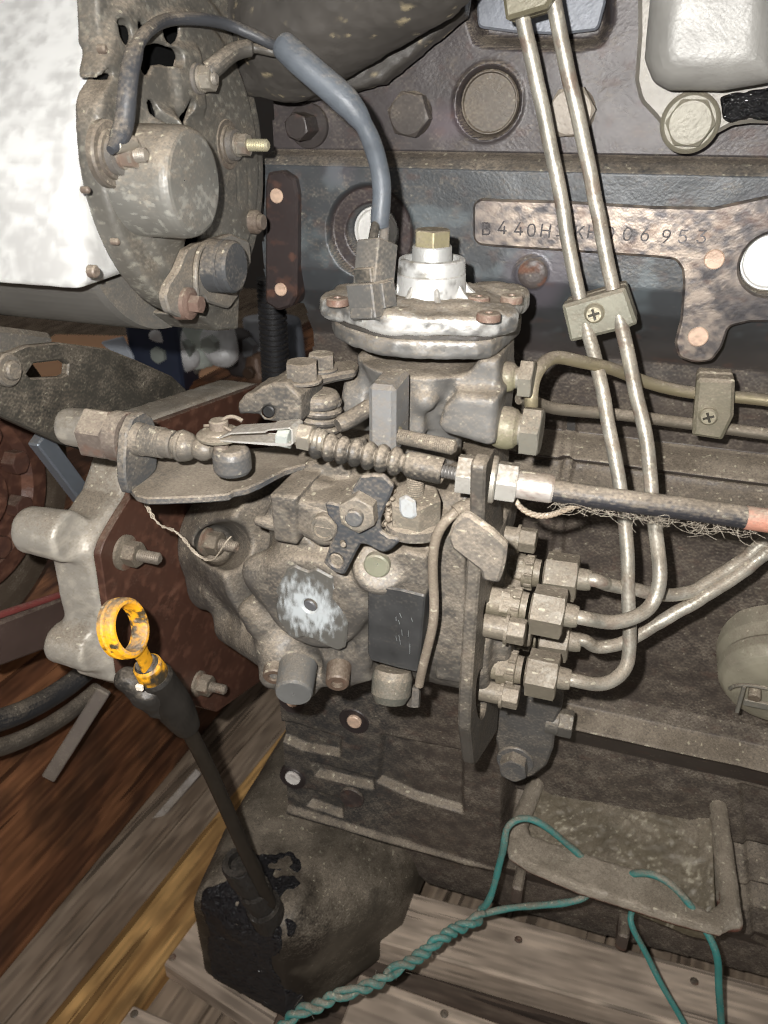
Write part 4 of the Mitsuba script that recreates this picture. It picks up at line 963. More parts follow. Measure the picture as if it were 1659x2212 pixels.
add(SV + '__stud', lathe(p - AY * .0055, unit([.06, -1, .02]), [(0, .0036), (.0032, .0036), (.0037, .0030), (.0037, 0)], 30), 'iron', (.085, .085, .085), dust=.3)
add(SV + '__pin', rod(Z7(745, 392, Y=-.160), unit([.5, -1, .3]), .0045, .0012, .0004), 'iron', (.13, .11, .09), dust=.6)
rng = np.random.default_rng(4); db = []
for k in range(60):
    p = Z7(1062 + rng.normal(0, 24), 190 + rng.normal(0, 62), Y=-.152 + rng.normal(0, .002)); a = rng.normal(0, .0022, 3)
    db.append(trimesh.creation.icosphere(1, 1.0).apply_transform(np.diag([*(rng.uniform(.0005, .0019, 3)), 1])).apply_translation(p) if k < 40 else tube(spline([p, p + a, p + a * 1.5 + rng.normal(0, .0015, 3)], 6), .0002, 5))
Db = thing('debris_clump', 'small clump of dried leaf and cobweb stuck beside the star shaped lever', 'debris')
add(Db + '__flake', db, 'iron', (.15, .12, .09), dust=.6, smooth=True, kind='stuff')
# white marked bolt to its right
WB = thing('marked_bolt', 'squat bolt with one white painted face under the rubber boot', 'bolt')
p = Z7(1215, 245, Y=-.146)
add(WB + '__head', hexa(p, unit([.0, -.10, 1]), .0200, .0125, .45), 'iron', (.14, .125, .10), dust=.7, smooth=25)
wf = Z7.pts([(1108, 110), (1150, 90), (1215, 130), (1222, 230), (1190, 250), (1130, 235), (1108, 190)], Y=-.1592)
add(WB + '__white_mark', plate(wf + AY * .003, -AY, .0026, .0010, .0012), 'rubber', (.30, .31, .31), dust=.34, label='white painted face')
add(WB + '__stud', thread(p + AZ * .011, AZ, .012, .0036, .001), 'iron', (.13, .12, .10), dust=.6, smooth=20)
add(WB + '__wide_base', lathe(p - AZ * .004, AZ, [(0, .013), (.004, .0125), (.005, .010)], 40), 'iron', CAST, dust=.6)
# small cover plate low at the right of the pump, with its bolts
SB = thing('support_plate', 'grey support plate with two bolts under the delivery pipes', 'bracket')
sp_ = Z8.pts([(300, 1255), (648, 1275), (640, 1370), (612, 1420), (600, 1560), (565, 1650), (490, 1708), (405, 1712), (340, 1640), (310, 1500)], Y=-.052)
add(SB + '__plate', plate(sp_, AY, .010, .0014, .004), 'iron', (.085, .082, .078), dust=.5)
p = Z8(412, 1622, Y=-.052); add(SB + '__bolt', [rod(p, -AY, .0016, .0118), hexa(p - AY * .0014, -AY, .0160, .0085, .2)], 'iron', (.095, .095, .095), dust=.45, smooth=25)
p = Z8(600, 1425, Y=-.045); add(SB + '__bolt', [rod(p - AX * .004, AX, .008, .0085), hexa(p + AX * .0035, AX, .0150, .0085, .2)], 'iron', (.10, .095, .085), dust=.5, smooth=25)
# ------------------------------------------------------------------ fuel pipes
PIPE = (.46, .44, .38)
def pipe(key, label, nm, pts, r=.0033, dust=.5):
    thing(key, label, 'pipe', None)
    a_, b_, d_, L = VAL[nm]
    r_ = .0078
    add(key + '__pipe', tube(spline([b_ - d_ * .004, b_ + d_ * .004, *pts], 130) + (meshkit.fbm(np.stack([np.linspace(0, 16, 130), np.full(130, len(key)), np.zeros(130)], 1)[:, None, :] + [[[0, 0, 0], [0, 31, 0], [0, 67, 0]]], 2) - .5) * .0009, r, 20), 'steel', PIPE, dust=dust, rust=.16, mottle=.7, freq=110)
    add(key + '__union_nut', [hexa(a_ + d_ * (L * .43), d_, r_ * 2.55, L * .40, .35), lathe(a_ + d_ * (L * .40), d_, [(0, r_ * .9), (L * .03, r_ * 1.08)], 40)], 'iron', (.17, .15, .115), dust=.54, smooth=25)
    add(key + '__ferrule', lathe(a_ + d_ * (L * .82), d_, [(0, .0054), (L * .12, .0052), (L * .17, .0047), (L * .18, .0038)], 36), 'iron', (.18, .165, .13), dust=.55)
pipe('fuel_pipe', 'bright fuel pipe from the second union, right one of the climbing pair', 'b', [Z8(800, 930, Y=-.124), Z8(900, 940, Y=-.118), Z8(1000, 918, Y=-.112), Z8(1075, 868, Y=-.106), Z8(1112, 795, Y=-.102), Z8(1125, 710, Y=-.099), Z8(1115, 590, Y=-.092), Z8(1095, 430, Y=-.082),
     F(1398, 960, Y=-.068), F(1368, 820, Y=-.056), F(1342, 700, Y=-.046), F(1320, 605, Y=-.040), F(1278, 395, Y=-.034), F(1238, 200, Y=-.032), F(1200, 20, Y=-.032), F(1185, -70, Y=-.032)])
pipe('fuel_pipe_001', 'bright fuel pipe from the lowest union, left one of the climbing pair', 'd', [Z8(770, 1242, Y=-.120), Z8(850, 1240, Y=-.115), Z8(920, 1205, Y=-.110), Z8(965, 1145, Y=-.105), Z8(978, 1070, Y=-.102), Z8(975, 900, Y=-.096), Z8(965, 640, Y=-.088), Z8(952, 430, Y=-.080),
     F(1322, 960, Y=-.068), F(1295, 820, Y=-.056), F(1270, 715, Y=-.046), F(1245, 610, Y=-.040), F(1205, 395, Y=-.034), F(1165, 200, Y=-.032), F(1128, 30, Y=-.032), F(1110, -70, Y=-.032)])
pipe('fuel_pipe_002', 'dusty fuel pipe from the topmost union running off to the right', 'a', [Z8(860, 752, Y=-.094), Z8(960, 772, Y=-.090), Z8(1100, 800, Y=-.084), Z8(1200, 805, Y=-.080), Z8(1300, 780, Y=-.075), Z8(1400, 722, Y=-.070), Z8(1520, 640, Y=-.064), Z8(1640, 545, Y=-.058), Z8(1800, 420, Y=-.05)], dust=.5)
pipe('fuel_pipe_003', 'dusty fuel pipe from the third union crossing behind the climbing pair to the right', 'c', [Z8(800, 1058, Y=-.093), Z8(880, 1058, Y=-.091), Z8(960, 1035, Y=-.088), Z8(1060, 980, Y=-.085), Z8(1200, 895, Y=-.081), Z8(1400, 778, Y=-.074), Z8(1550, 672, Y=-.066), Z8(1680, 570, Y=-.06), Z8(1800, 470, Y=-.05)], dust=.55)
def plain_pipe(key, label, pts, r, col=PIPE, dust=.4):
    thing(key, label, 'pipe'); add(key + '__tube', tube(spline(pts, 90), r, 20), 'steel', col, dust=dust)
plain_pipe('return_pipe', 'brass tinted return pipe arching out of the upper banjo fitting to the right', [Z6(1480, 1240, Y=-.094), Z6(1482, 1150, Y=-.094), Z6(1500, 1060, Y=-.090), Z6(1545, 980, Y=-.084), Z6(1640, 925, Y=-.074), F(1240, 778, Y=-.066), F(1320, 796, Y=-.048), F(1395, 825, Y=-.034), F(1480, 846, Y=-.026), F(1560, 855, Y=-.022), F(1700, 872, Y=-.020)], .0030, (.36, .31, .20), .42)
plain_pipe('return_pipe_001', 'dark dusty return pipe low behind the climbing pair, under the brass tinted one', [Z6(1400, 1190, Y=-.075), Z6(1500, 1215, Y=-.066), F(1180, 878, Y=-.058), F(1300, 892, Y=-.042), F(1420, 906, Y=-.030), F(1540, 922, Y=-.024), F(1700, 944, Y=-.020)], .0030, (.22, .195, .155), .6)
def clamp(key, label, cs, Y, th, screw, col=(.22, .212, .165), dust=.42, rs=.0042):
    thing(key, label, 'clamp'); q = F.pts(cs, Y=Y)
    add(key + '__block', [plate(q, AY, th, .0016, .0012)], 'iron', col, dust=dust, smooth=25, mottle=.4)
    add(key + '__lower_half', [plate(q.mean(0) + (q - q.mean(0)) * [.97, 1, 1] + AY * (th + .0008), AY, th * .8, .0012, .0012)], 'iron', col, dust=dust, smooth=25)
    if screw:
        p = F(*screw, Y=Y); add(key + '__screw', [rod(p, -AY, .0010, rs * 1.12), lathe(p - AY * .0008, -AY, [(0, rs), (.0018, rs), (.0026, rs * .8), (.0026, 0)], 30)], 'steel', (.42, .38, .28), dust=.3)
        for a_ in (.4, .4 + np.pi / 2):
            add(key + '__screw__slot', block_box(p - AY * .0034, [rs * .62, .0003, .0006], .0001, basis(x=[math.cos(a_), 0, math.sin(a_)], y=AY)), 'iron', (.04, .035, .025), dust=.2)
clamp('pipe_clamp', 'pale brass tinted clamp block with a cross head screw joining the two climbing pipes', [(1213, 660), (1350, 622), (1377, 700), (1350, 712), (1232, 740)], -.048, .0105, (1284, 676))
clamp('pipe_clamp_001', 'dusty clamp block with a hexagon screw on the two return pipes at the right', [(1505, 826), (1512, 818), (1588, 822), (1585, 900), (1560, 952), (1495, 942)], -.036, .0105, (1530, 897), (.17, .155, .11), .6)
clamp('pipe_clamp_002', 'dirty clamp block on the climbing pipes at the top edge of the picture', [(1078, -60), (1190, -70), (1200, -10), (1180, 18), (1092, 44)], -.042, .010, None, (.15, .135, .09), .4)
# ------------------------------------------------------------------ oil pan, dipstick, mount bracket and tie wire
OP = thing('oil_pan', 'dusty oil pan under the engine, its left face black with wet oil', 'oil pan')
YO = -.115
plan = np.array([[-.256, -.110, 0], [-.178, -.121, 0], [-.160, -.108, 0], [-.112, -.035, 0], [-.105, .12, 0], [-.290, .12, 0], [-.272, -.04, 0]])


def pan_f(p):
    w = meshkit.fbm(p * 22, 2) - .5
    d = s_ext(p, plan - AZ * .018, AZ, .19, .022) + w * .0018
    top = (p[:, 2] - (.110 - .22 * (p[:, 1] + .115) - .55 * np.maximum(p[:, 0] + .172, 0))) * .9
    d = ss(.030, d, -top)
    d = su(.012, d, s_cyl(p, F(535, 1955, Y=-.098) - AZ * .012, F(535, 1955, Y=-.098) + AZ * .003, .018, .006))
    return d


stain_c = F(540, 2080, Y=YO)


def pan_col(v):
    n = meshkit.fbm(v * 38, 4)[:, None]; n2 = meshkit.fbm(v * 120, 3)[:, None]
    c = np.array([.085, .072, .055]) * (.6 + .8 * n)
    w = s_box(v, [stain_c[0] + .002, -.11, .046], [.046, .05, .074], .02)[:, None] + (n - .5) * .05; c2 = F(540, 1985, Y=-.100); w = np.minimum(w, np.linalg.norm(v - c2, axis=1)[:, None] - .038 + (n2 - .5) * .04)
    k = sst(.012, -.008, w) * .85
    return (c * (1 - .35 * n2)) * (1 - k) + np.array([.016, .012, .009]) * k


pm = mesh_of(pan_f, [-.31, -.145, -.03], [-.09, .14, .16], .0018, .0003, 260)
add(OP + '__sump', pm, 'iron', pan_col, dust=.34, smooth=True)
# the oil that has run down the front: a thin wet skin
def oil_f(p):
    d = pan_f(p) - .0008
    n = meshkit.fbm(p * [55, 55, 16], 3) - .5; w = s_box(p, [stain_c[0] + .002, -.11, .046], [.034, .05, .060], .02) + n * .045
    c = F(540, 1985, Y=-.100); w = su(.02, w, np.linalg.norm(p - c, axis=1) - .028 + n * .02)
    return np.maximum(np.maximum(d, -(d + .0020)), w)
add(OP + '__oil_film', mesh_of(oil_f, [-.275, -.145, -.03], [-.13, -.06, .16], .0011, .0010, 300), 'gloss', (.010, .010, .012), dust=.03, smooth=True, label='wet black oil film')
ps0, ps1 = F(585, 1985, Y=-.108), F(514, 1860, Y=-.124); a = unit(ps1 - ps0); L = np.linalg.norm(ps1 - ps0)
add(OP + '__fitting', [lathe(ps0, a, [(0, .0125), (L * .25, .0125), (L * .27, .0098), (L * .42, .0098), (L * .44, .0112), (L * .55, .0112), (L * .57, .0092), (L * .64, .0092), (L * .66, .0108), (L * .76, .0108), (L * .78, .0118), (L * .98, .0118), (L, .0108), (L, .0068), (L - .004, .0062), (L - .004, 0)], 40)], 'gloss', (.018, .016, .014), dust=.12, label='oily black fitting')

D = thing('dipstick', 'oil dipstick with a yellow ring handle in a black guide tube', 'dipstick')
YEL = (.80, .37, .012)
pr1 = F(605, 2000, Y=-.102); pb0 = Z9(905, 660, Y=-.172); pk = Z9(748, 420, Y=-.185)
ax_t = unit(pb0 - pk)
add(D + '__guide_tube', tube(spline([pk + ax_t * .012, pb0, pb0 + (pr1 - pb0) * .45 + AX * .001, pr1, pr1 + (pr1 - pb0) * .08], 40), .0042, 22), 'rubber', (.018, .014, .010), dust=.12, mottle=.6, freq=120, label='black guide tube')
add(D + '__boot', lathe(pk + ax_t * .006, ax_t, [(0, .0076), (.002, .0086), (.012, .0088), (.022, .0094), (.030, .0092), (.040, .0080), (.047, .0068), (.0475, .0050)], 44), 'rubber', (.016, .014, .012), dust=.14, mottle=.6, freq=90, label='black rubber boot')
lugp = Z9.pts([(605, 470), (640, 425), (690, 430), (760, 520), (850, 560), (880, 640), (800, 650), (700, 600), (610, 520)], Y=-.176)


def lug_f(p): return su(.004, s_cap(p, Z9(640, 480, Y=-.186), Z9(740, 545, Y=-.186), .0062, .0070), s_cap(p, Z9(740, 545, Y=-.186), Z9(800, 610, Y=-.180), .0074, .0066))
add(D + '__boot_lug', mesh_of(lug_f, [-.245, -.21, .31], [-.16, -.15, .40], .0012, .0010, 300), 'rubber', (.020, .018, .016), dust=.22, smooth=True, mottle=.5)
add(D + '__white_chip', block_box(Z9(702, 520, Y=-.1975), [.0018, .0010, .0016], .0005), 'rubber', (.75, .66, .55), dust=.1)
def yel_col2(v):
    n = meshkit.fbm(v * 160 + 3, 4)[:, None]; n2 = meshkit.fbm(v * 500, 3)[:, None]; k = sst(.44, .58, n * .6 + n2 * .4)
    return np.array(YEL) * (1 - k) + np.array([.03, .024, .015]) * k
add(D + '__cap', lathe(pk - ax_t * .003, ax_t, [(0, 0), (0, .0056), (.0012, .0068), (.0060, .0072), (.0085, .0074), (.0095, .0070)], 44), 'rubber', yel_col2, dust=.2, label='grimy yellow cap')
add(D + '__cap_top', lathe(pk - ax_t * .0042, ax_t, [(0, 0), (0, .0048), (.0010, .0056), (.0012, .0057)], 40), 'rubber', (.022, .02, .017), dust=.3)
rc = Z9(622, 222, Y=-.200); to = unit(EYE - rc)
rax = unit(.34 * to + .94 * RT + .08 * AZ)
ro, ri, hw_ = .0128, .0100, .0043
rp_ = [(-hw_, ri), (-hw_, ro - .0014), (-hw_ + .0010, ro - .0003), (-.0012, ro), (-.0006, ro - .0007), (.0006, ro - .0007), (.0012, ro), (hw_ - .0010, ro - .0003), (hw_, ro - .0014), (hw_, ri), (hw_ * .5, ri - .0007), (-hw_ * .5, ri - .0007), (-hw_, ri)]
x_, y_, a_ = frame(rax, ax_t); ang = np.arange(72) * 2 * np.pi / 72; circ = np.cos(ang)[:, None] * x_ + np.sin(ang)[:, None] * y_
ey = unit(ax_t - (ax_t @ rax) * rax); st_ = np.eye(3) + .10 * np.outer(ey, ey)
ringm = loft([rc + (t * rax + r_ * circ) @ st_ for t, r_ in rp_], cap=False)


def yel_col(v):
    n = meshkit.fbm(v * 150, 4)[:, None]; n2 = meshkit.fbm(v * 500, 3)[:, None]
    k = sst(.52, .64, n * .6 + n2 * .4)
    return np.array(YEL) * (1 - k) + np.array([.05, .035, .015]) * k
ringm = trimesh.Trimesh(*trimesh.remesh.subdivide_to_size(ringm.vertices, ringm.faces, .0012), process=False)
add(D + '__ring_handle', ringm, 'rubber', yel_col, dust=.40, smooth=40, label='yellow ring handle')
nk0 = rc + ey * (ro * .98); nk1 = pk - ax_t * .002
add(D + '__neck', loft([p + w1 * math.cos(t) * rax + w2 * math.sin(t) * unit(np.cross(rax, ey)) for p, w1, w2 in ((nk0, .004, .0085), (nk0 * .6 + nk1 * .4, .003, .0055), (nk1, .0028, .0060)) for t in [0]] and
    [np.array([p + w1 * math.cos(t) * rax + w2 * math.sin(t) * unit(np.cross(rax, ey)) for t in np.linspace(0, 2 * np.pi, 20, endpoint=False)]) for p, w1, w2 in ((nk0 - ey * .002, .0036, .0060), (nk0 * .55 + nk1 * .45, .0026, .0040), (nk1 + ax_t * .002, .0024, .0050))]), 'rubber', yel_col, dust=.15, smooth=40)

# mount bracket
MB = thing('mount_bracket', 'thick dusty cast mount bracket with a raised front rim, lower right', 'bracket')
zr = .170
fl_, fr_, bl_, br_ = F(1108, 1795, Z=zr), F(1572, 1985, Z=zr - .004), F(1165, 1668, Y=.020), F(1545, 1712, Y=.020)
front_px = [(1088, 1790), (1100, 1772), (1128, 1766), (1150, 1802), (1300, 1852), (1430, 1893), (1530, 1965), (1565, 1940), (1592, 1960), (1588, 1990), (1560, 2008), (1470, 1985), (1250, 1915), (1145, 1870), (1100, 1840)]
fp_ = np.array([F(x, y, Z=zr) for x, y in front_px])


def mb_f(p):
    d = s_ext(p, fp_ - AZ * .0095, AZ, .0095, .0035)
    # left wall with a thick rounded top, right web rising towards the block
    for a_, b_, r_ in ((fl_ + [.002, .004, -.005], bl_ + [.000, 0, -.004], .0062), (fr_ + [.004, .002, -.004], br_ + [.002, 0, -.004], .0058)):
        d = su(.004, d, s_cap(p, a_, b_, r_))
        for k in (.009, .017): d = su(.003, d, s_cap(p, a_ - AZ * k + AY * .010, b_ - AZ * k, r_ * .75))
    return d


def mb_col(v):
    n = meshkit.fbm(v * 80, 4)[:, None]
    k = sst(zr - .0055, zr - .0075, v[:, 2:3]) * (v[:, 1:2] < -.036)
    return (np.array([.42, .37, .30]) * (1 - k) + np.array([.17, .06, .04]) * k) * (.6 + .8 * n)
add(MB + '__rim', mesh_of(mb_f, [-.055, -.085, .125], [.135, .035, .215], .0011, .0006, 330), 'iron', mb_col, dust=.60, rust=.0, smooth=True, label='raised rim thick with pale dust')
fa, fb_, fc_, fd_ = fl_ + [0, .002, -.026], fr_ + [-.002, .004, -.026], br_ + [0, .004, -.016], bl_ + [0, .004, -.006]
gu, gv = np.meshgrid(np.linspace(0, 1, 110), np.linspace(0, 1, 60), indexing='ij'); gu, gv = gu.reshape(-1, 1), gv.reshape(-1, 1)
gp = (fa * (1 - gu) + fb_ * gu) * (1 - gv) + (fd_ * (1 - gu) + fc_ * gu) * gv
gp[:, 2] += (meshkit.fbm(gp * 240, 4) - .5) * .0030 + .004 * sst(.12, 0, gu[:, 0]) + .004 * sst(.88, 1, gu[:, 0])
ia = (np.arange(109)[:, None] * 60 + np.arange(59)).ravel()
top_ = np.vstack([np.stack([ia, ia + 60, ia + 61], 1), np.stack([ia, ia + 61, ia + 1], 1)]); N_ = len(gp)
bt = gp - AZ * .008
rimi = np.r_[np.arange(0, 60), np.arange(119, N_, 60), np.arange(N_ - 2, N_ - 61, -1), np.arange(N_ - 120, 0, -60)]
sidef = np.vstack([np.stack([rimi, np.roll(rimi, -1), np.roll(rimi, -1) + N_], 1), np.stack([rimi, np.roll(rimi, -1) + N_, rimi + N_], 1)])


def dirt_col(v):
    n = meshkit.fbm(v * 90, 4)[:, None]; n2 = meshkit.fbm(v * 520, 3)[:, None]; k = sst(.60, .70, n2 * .7 + n * .3)
    return np.array([.115, .095, .062]) * (.5 + n) * (1 - k) + np.array([.42, .38, .29]) * k
add(MB + '__floor', trimesh.Trimesh(np.vstack([gp, bt]), np.vstack([top_, top_[:, ::-1] + N_, sidef]), process=False), 'iron', dirt_col, dust=.30, smooth=True, label='floor caked with olive brown dirt')
for x, y in ((1120, 1940), (1345, 2040)):
    add(MB + '__leg', block_box(F(x, y - 28, Y=-.026), [.004, .010, .009], .0015), 'iron', (.08, .06, .05), dust=.4, rust=.2)

TW = thing('tie_wire', 'teal plastic coated wire twisted together and looped round the mount bracket', 'wire')
TEAL = (.045, .235, .215)
tw0, tw1 = F(612, 2225, Y=-.175), F(1048, 1968, Y=-.066)
cl = spline([tw0, F(740, 2150, Y=-.150), F(840, 2110, Y=-.130), F(930, 2045, Y=-.105), F(985, 2010, Y=-.088), tw1], 240)
tt = np.gradient(cl, axis=0); tt /= np.linalg.norm(tt, axis=1, keepdims=True); n1_ = np.cross(tt, AZ); n1_ /= np.linalg.norm(n1_, axis=1, keepdims=True); n2_ = np.cross(tt, n1_)
ph = np.linspace(0, 2 * np.pi * 8.5, 240)[:, None] + 1.3 * np.sin(np.linspace(0, 9, 240))[:, None] + .7 * np.sin(np.linspace(0, 31, 240))[:, None]
cl = cl + (meshkit.fbm(np.stack([np.linspace(0, 12, 240), np.zeros(240), np.zeros(240)], 1)[:, None, :] + [[[0, 0, 0], [0, 31, 0], [0, 67, 0]]], 2) - .5) * .004
strand = lambda s: cl + .0022 * s * (np.cos(ph) * n1_ + np.sin(ph) * n2_)
up = [F(1062, 1930, Y=-.066), F(1078, 1870, Y=-.062), F(1090, 1815, Y=-.060), F(1098, 1785, Y=-.056), F(1128, 1768, Y=-.050), F(1170, 1780, Y=-.047), F(1215, 1815, Y=-.046), F(1250, 1845, Y=-.045), F(1266, 1868, Y=-.040)]
back = [F(1100, 1962, Y=-.064), F(1160, 1956, Y=-.062), F(1220, 1950, Y=-.060), F(1262, 1938, Y=-.056), F(1275, 1915, Y=-.045)]
sA = np.vstack([strand(1), spline([strand(1)[-1], *up], 60)[1:]]); sB = np.vstack([strand(-1), spline([strand(-1)[-1], *back], 40)[1:]])
for s_ in (sA, sB): add(TW + '__strand', tube(s_, .0023 * (1 + .25 * (meshkit.noise(np.stack([np.arange(len(s_)) * .35, np.zeros(len(s_)), np.zeros(len(s_))], 1)) - .5)), 12), 'rubber', TEAL, dust=.42, mottle=.3)
lo1 = spline([F(1372, 1960, Y=-.050), F(1362, 1985, Y=-.060), F(1385, 2040, Y=-.064), F(1420, 2110, Y=-.068), F(1460, 2180, Y=-.072), F(1500, 2260, Y=-.076)], 50)
lo2 = spline([F(1352, 1900, Y=-.045), F(1380, 1886, Y=-.050), F(1425, 1895, Y=-.054), F(1470, 1930, Y=-.058), F(1510, 1985, Y=-.064), F(1540, 2040, Y=-.072), F(1552, 2110, Y=-.074), F(1556, 2180, Y=-.074), F(1558, 2270, Y=-.074)], 60)
rng = np.random.default_rng(12); fz = []
for k in range(160):
    p = cl[rng.integers(0, 240)] + rng.normal(0, .0016, 3); a = rng.normal(0, .0022, 3)
    fz.append(tube(np.array([p, p + a * .5 + rng.normal(0, .0005, 3), p + a]), .00012, 4))
add(TW + '__dust_fibre', fz, 'iron', (.35, .33, .28), dust=.6, smooth=True, kind='stuff')
TW2 = thing('tie_wire_001', 'teal plastic coated wire hooked over the right end of the bracket rim and hanging down', 'wire')
for s_, r_ in ((lo1, .0020), (lo2, .0023)): add(TW2 + '__strand', tube(s_, r_, 12), 'rubber', TEAL, dust=.34, mottle=.3)
# ------------------------------------------------------------------ castings at the top, sensor at the right
IM = thing('intake_manifold', 'dark rough cast iron manifold elbow at the top', 'manifold')
def man_f(p):
    a, b = F(640, 62, Y=-.030), F(900, -130, Y=-.045)
    d = s_cap(p, a, b, .0285, .031)
    d = su(.01, d, s_box(p, a + [-.018, .02, -.004], [.02, .03, .024], .008))
    d = su(.008, d, s_ext(p, F.pts([(585, 60), (585, 185), (640, 205), (720, 205), (820, 180), (1000, 30), (1010, -80), (700, -80)], Y=-.012), AY, .016, .003))
    return d
def man_col(v):
    n = meshkit.fbm(v * 60, 4)[:, None]; n2 = meshkit.fbm(v * 220, 3)[:, None]
    k = sst(.70, .78, n2)
    return np.array([.055, .050, .045]) * (.5 + n) * (1 - k) + np.array([.24, .2, .13]) * k
add(IM + '__elbow', mesh_of(man_f, [-.24, -.10, .585], [-.05, .02, .76], .0015, .0009, 260), 'rubber', man_col, dust=.16, smooth=True)
TH = thing('outlet_housing', 'smooth grey metal housing with a flange at the upper right corner', 'housing')
def th_f(p):
    c = F(1560, 40, Y=-.055)
    d = s_box(p, Z3(1420, 120, Y=-.045) + [.02, 0, .025], [.048, .040, .052], .016, basis(x=unit([1, -.12, .06]), z=AZ))
    return d
hc = Z3(1460, 130, Y=-.045)
add(TH + '__box', mesh_of(lambda p: s_ext(p, Z3.pts([(985, -300), (960, 60), (935, 330), (985, 470), (1080, 520), (1400, 525), (1720, 470), (1800, -300)], Y=-.040), AY, .05, .013), [-.02, -.06, .585], [.12, .03, .77], .0016, .0003, 150), 'iron', (.25, .243, .226), dust=.16, smooth=True, mottle=.35, freq=50)
fl3 = Z3.pts([(900, -200), (905, 200), (885, 470), (915, 590), (1000, 680), (1080, 780), (1115, 850), (1190, 876), (1280, 850), (1340, 790), (1450, 730), (1560, 715), (1760, 720), (1800, 200), (1700, -300)], Y=-.006)
add(TH + '__flange', plate(fl3, AY, .014, .0018, .004), 'iron', (.20, .185, .16), dust=.42, mottle=.4)
oil = Z3.pts([(1380, 560), (1450, 545), (1720, 500), (1760, 720), (1560, 690), (1450, 712), (1400, 700)], Y=-.0085)
add(TH + '__oil_patch', mesh_of(lambda p: s_ext(p, oil, AY, .006, .002), oil.min(0) - [.004, .004, .004], oil.max(0) + [.004, .010, .004], .0010, .0012, 420), 'gloss', (.012, .012, .013), dust=.08, smooth=True, label='patch of shiny black oil')
p = Z3(1205, 712, Y=-.007); add(TH + '__bolt', [lathe(p, -AY, [(0, .0128), (.0020, .0128), (.0030, .0118), (.0034, .0108)], 44), hexa(p - AY * .0028, -AY, .0185, .0062, .5)], 'iron', (.18, .165, .125), dust=.40, smooth=25, label='brass tinted flange bolt')
HP = thing('heat_shield', 'blue tinted steel strip behind the climbing pipes at the top', 'plate')
add(HP + '__strip', plate(W4.pts([(380, -300), (405, 120), (560, 140), (760, 150), (925, 130), (955, 20), (985, -300)], Y=.020), AY, .006, .001, .003), 'iron', (.14, .15, .172), dust=.24, rust=.04, mottle=.6)
SN = thing('oil_switch', 'stubby olive grey round housing with a wire clip at the right edge', 'housing')
sa = unit([-.10, -1, -.25]); sc0 = F(1690, 1400, Y=.012)
add(SN + '__can', lathe(sc0, sa, [(0, .037), (.012, .036), (.020, .0335), (.022, .0345), (.028, .0335), (.033, .030), (.035, .025), (.0355, .015), (.0355, 0)], 64), 'iron', (.31, .285, .215), dust=.40, mottle=.5, freq=60)
pc = F(1640, 1500, Y=-.024)
add(SN + '__clip', [tube(spline([pc + [-.016, 0, .0], pc + [-.012, -.004, .007], pc + [.004, -.005, .009], pc + [.03, -.005, .006]], 24), .0011, 8), block_box(pc + [-.010, -.005, -.002], [.0010, .0012, .010], .0003), block_box(pc + [.004, -.004, -.004], [.012, .0012, .0022], .0004)], 'steel', (.30, .29, .25), dust=.4)
add(SN + '__contact', lathe(pc + [-.003, -.003, .001], sa, [(-.004, .0035), (.002, .0035), (.0025, .003), (.0025, 0)], 24), 'iron', (.14, .11, .08), dust=.5)

# ------------------------------------------------------------------ behind and below, left
def wood_fn(c1, c2, c3):
    def fn(p, n, uv):
        w = fb(uv.x * 7 + fb(uv.x * 9, uv.y * 20, 2.) * 2, uv.y * 75, 3.0, 4); f = nz(uv.x * 40, uv.y * 340, 7.0); k = fb(uv.x * 28, uv.y * 40, 1.0, 4)
        c = mikit.mix(c1, c2, mikit.smoothstep(.38, .62, w)); c = mikit.mix(c, c3, mikit.smoothstep(.42, .72, k) * .55)
        c = mikit.mix(c, mi.Color3f(c2) * .4, mikit.smoothstep(.68, .72, fb(uv.x * 5, uv.y * 160, 11., 3)) * .8)
        return c * (.66 + .68 * f)
    return mikit.proc(fn)
def wood_bump(p, n, uv): return fb(uv.x * 12, uv.y * 260, 3.0, 3) + .6 * fb(uv.x * 60, uv.y * 60, 9., 2)
WBP = mikit.proc(wood_bump, eps=4e-4)
for nm, cs, rough in (('pale_wood', ((.46, .37, .29), (.35, .28, .22), (.28, .22, .17)), .7), ('floor_wood', ((.27, .205, .15), (.19, .14, .10), (.31, .24, .18)), .7), ('brown_wood', ((.135, .10, .075), (.085, .06, .045), (.06, .045, .035)), .7), ('yellow_wood', ((.52, .31, .12), (.33, .18, .065), (.20, .11, .045)), .5), ('dark_wood', ((.26, .115, .055), (.12, .050, .026), (.045, .026, .018)), .5)):
    scene['m_' + nm] = {'type': 'twosided', 'b': {'type': 'bumpmap', 'arbitrary': WBP, 'scale': .0006, 'b': {'type': 'principled', 'base_color': wood_fn(*cs), 'roughness': rough, 'specular': .35}}}
def board(key, p0, along, across, L, W, H_, mat, off=(0, 0), bev=.0015, end=None):
    """A board: its top corner p0, running along and across, H_ thick below its top."""
    a, b = unit(along), np.asarray(across, float); b = unit(b - (b @ a) * a); n = np.cross(a, b); n = n if n[2] > 0 else -n
    R = np.stack([a, b, n], 1); c = p0 + a * L / 2 + b * W / 2 - n * H_ / 2
    m = block_box(np.zeros(3), [L / 2, W / 2, H_ / 2], bev); v, f = trimesh.remesh.subdivide_to_size(m.vertices, m.faces, .03)
    v = np.array(v)[f].reshape(-1, 3); f = np.arange(len(v)).reshape(-1, 3)
    d = (meshkit.fbm(v * [8, 40, 40] + off[0], 3) - .5)[:, None] * .0012
    uv = np.stack([v[:, 0] + off[0], v[:, 1] + v[:, 2] * .8 + off[1]], 1)
    k = numbered(key); scene[k] = mikit.ply(trimesh.Trimesh(v @ R.T + c, f, process=False), 'm_' + mat, smooth=False, uv=uv)
    return k
ZF = -.045
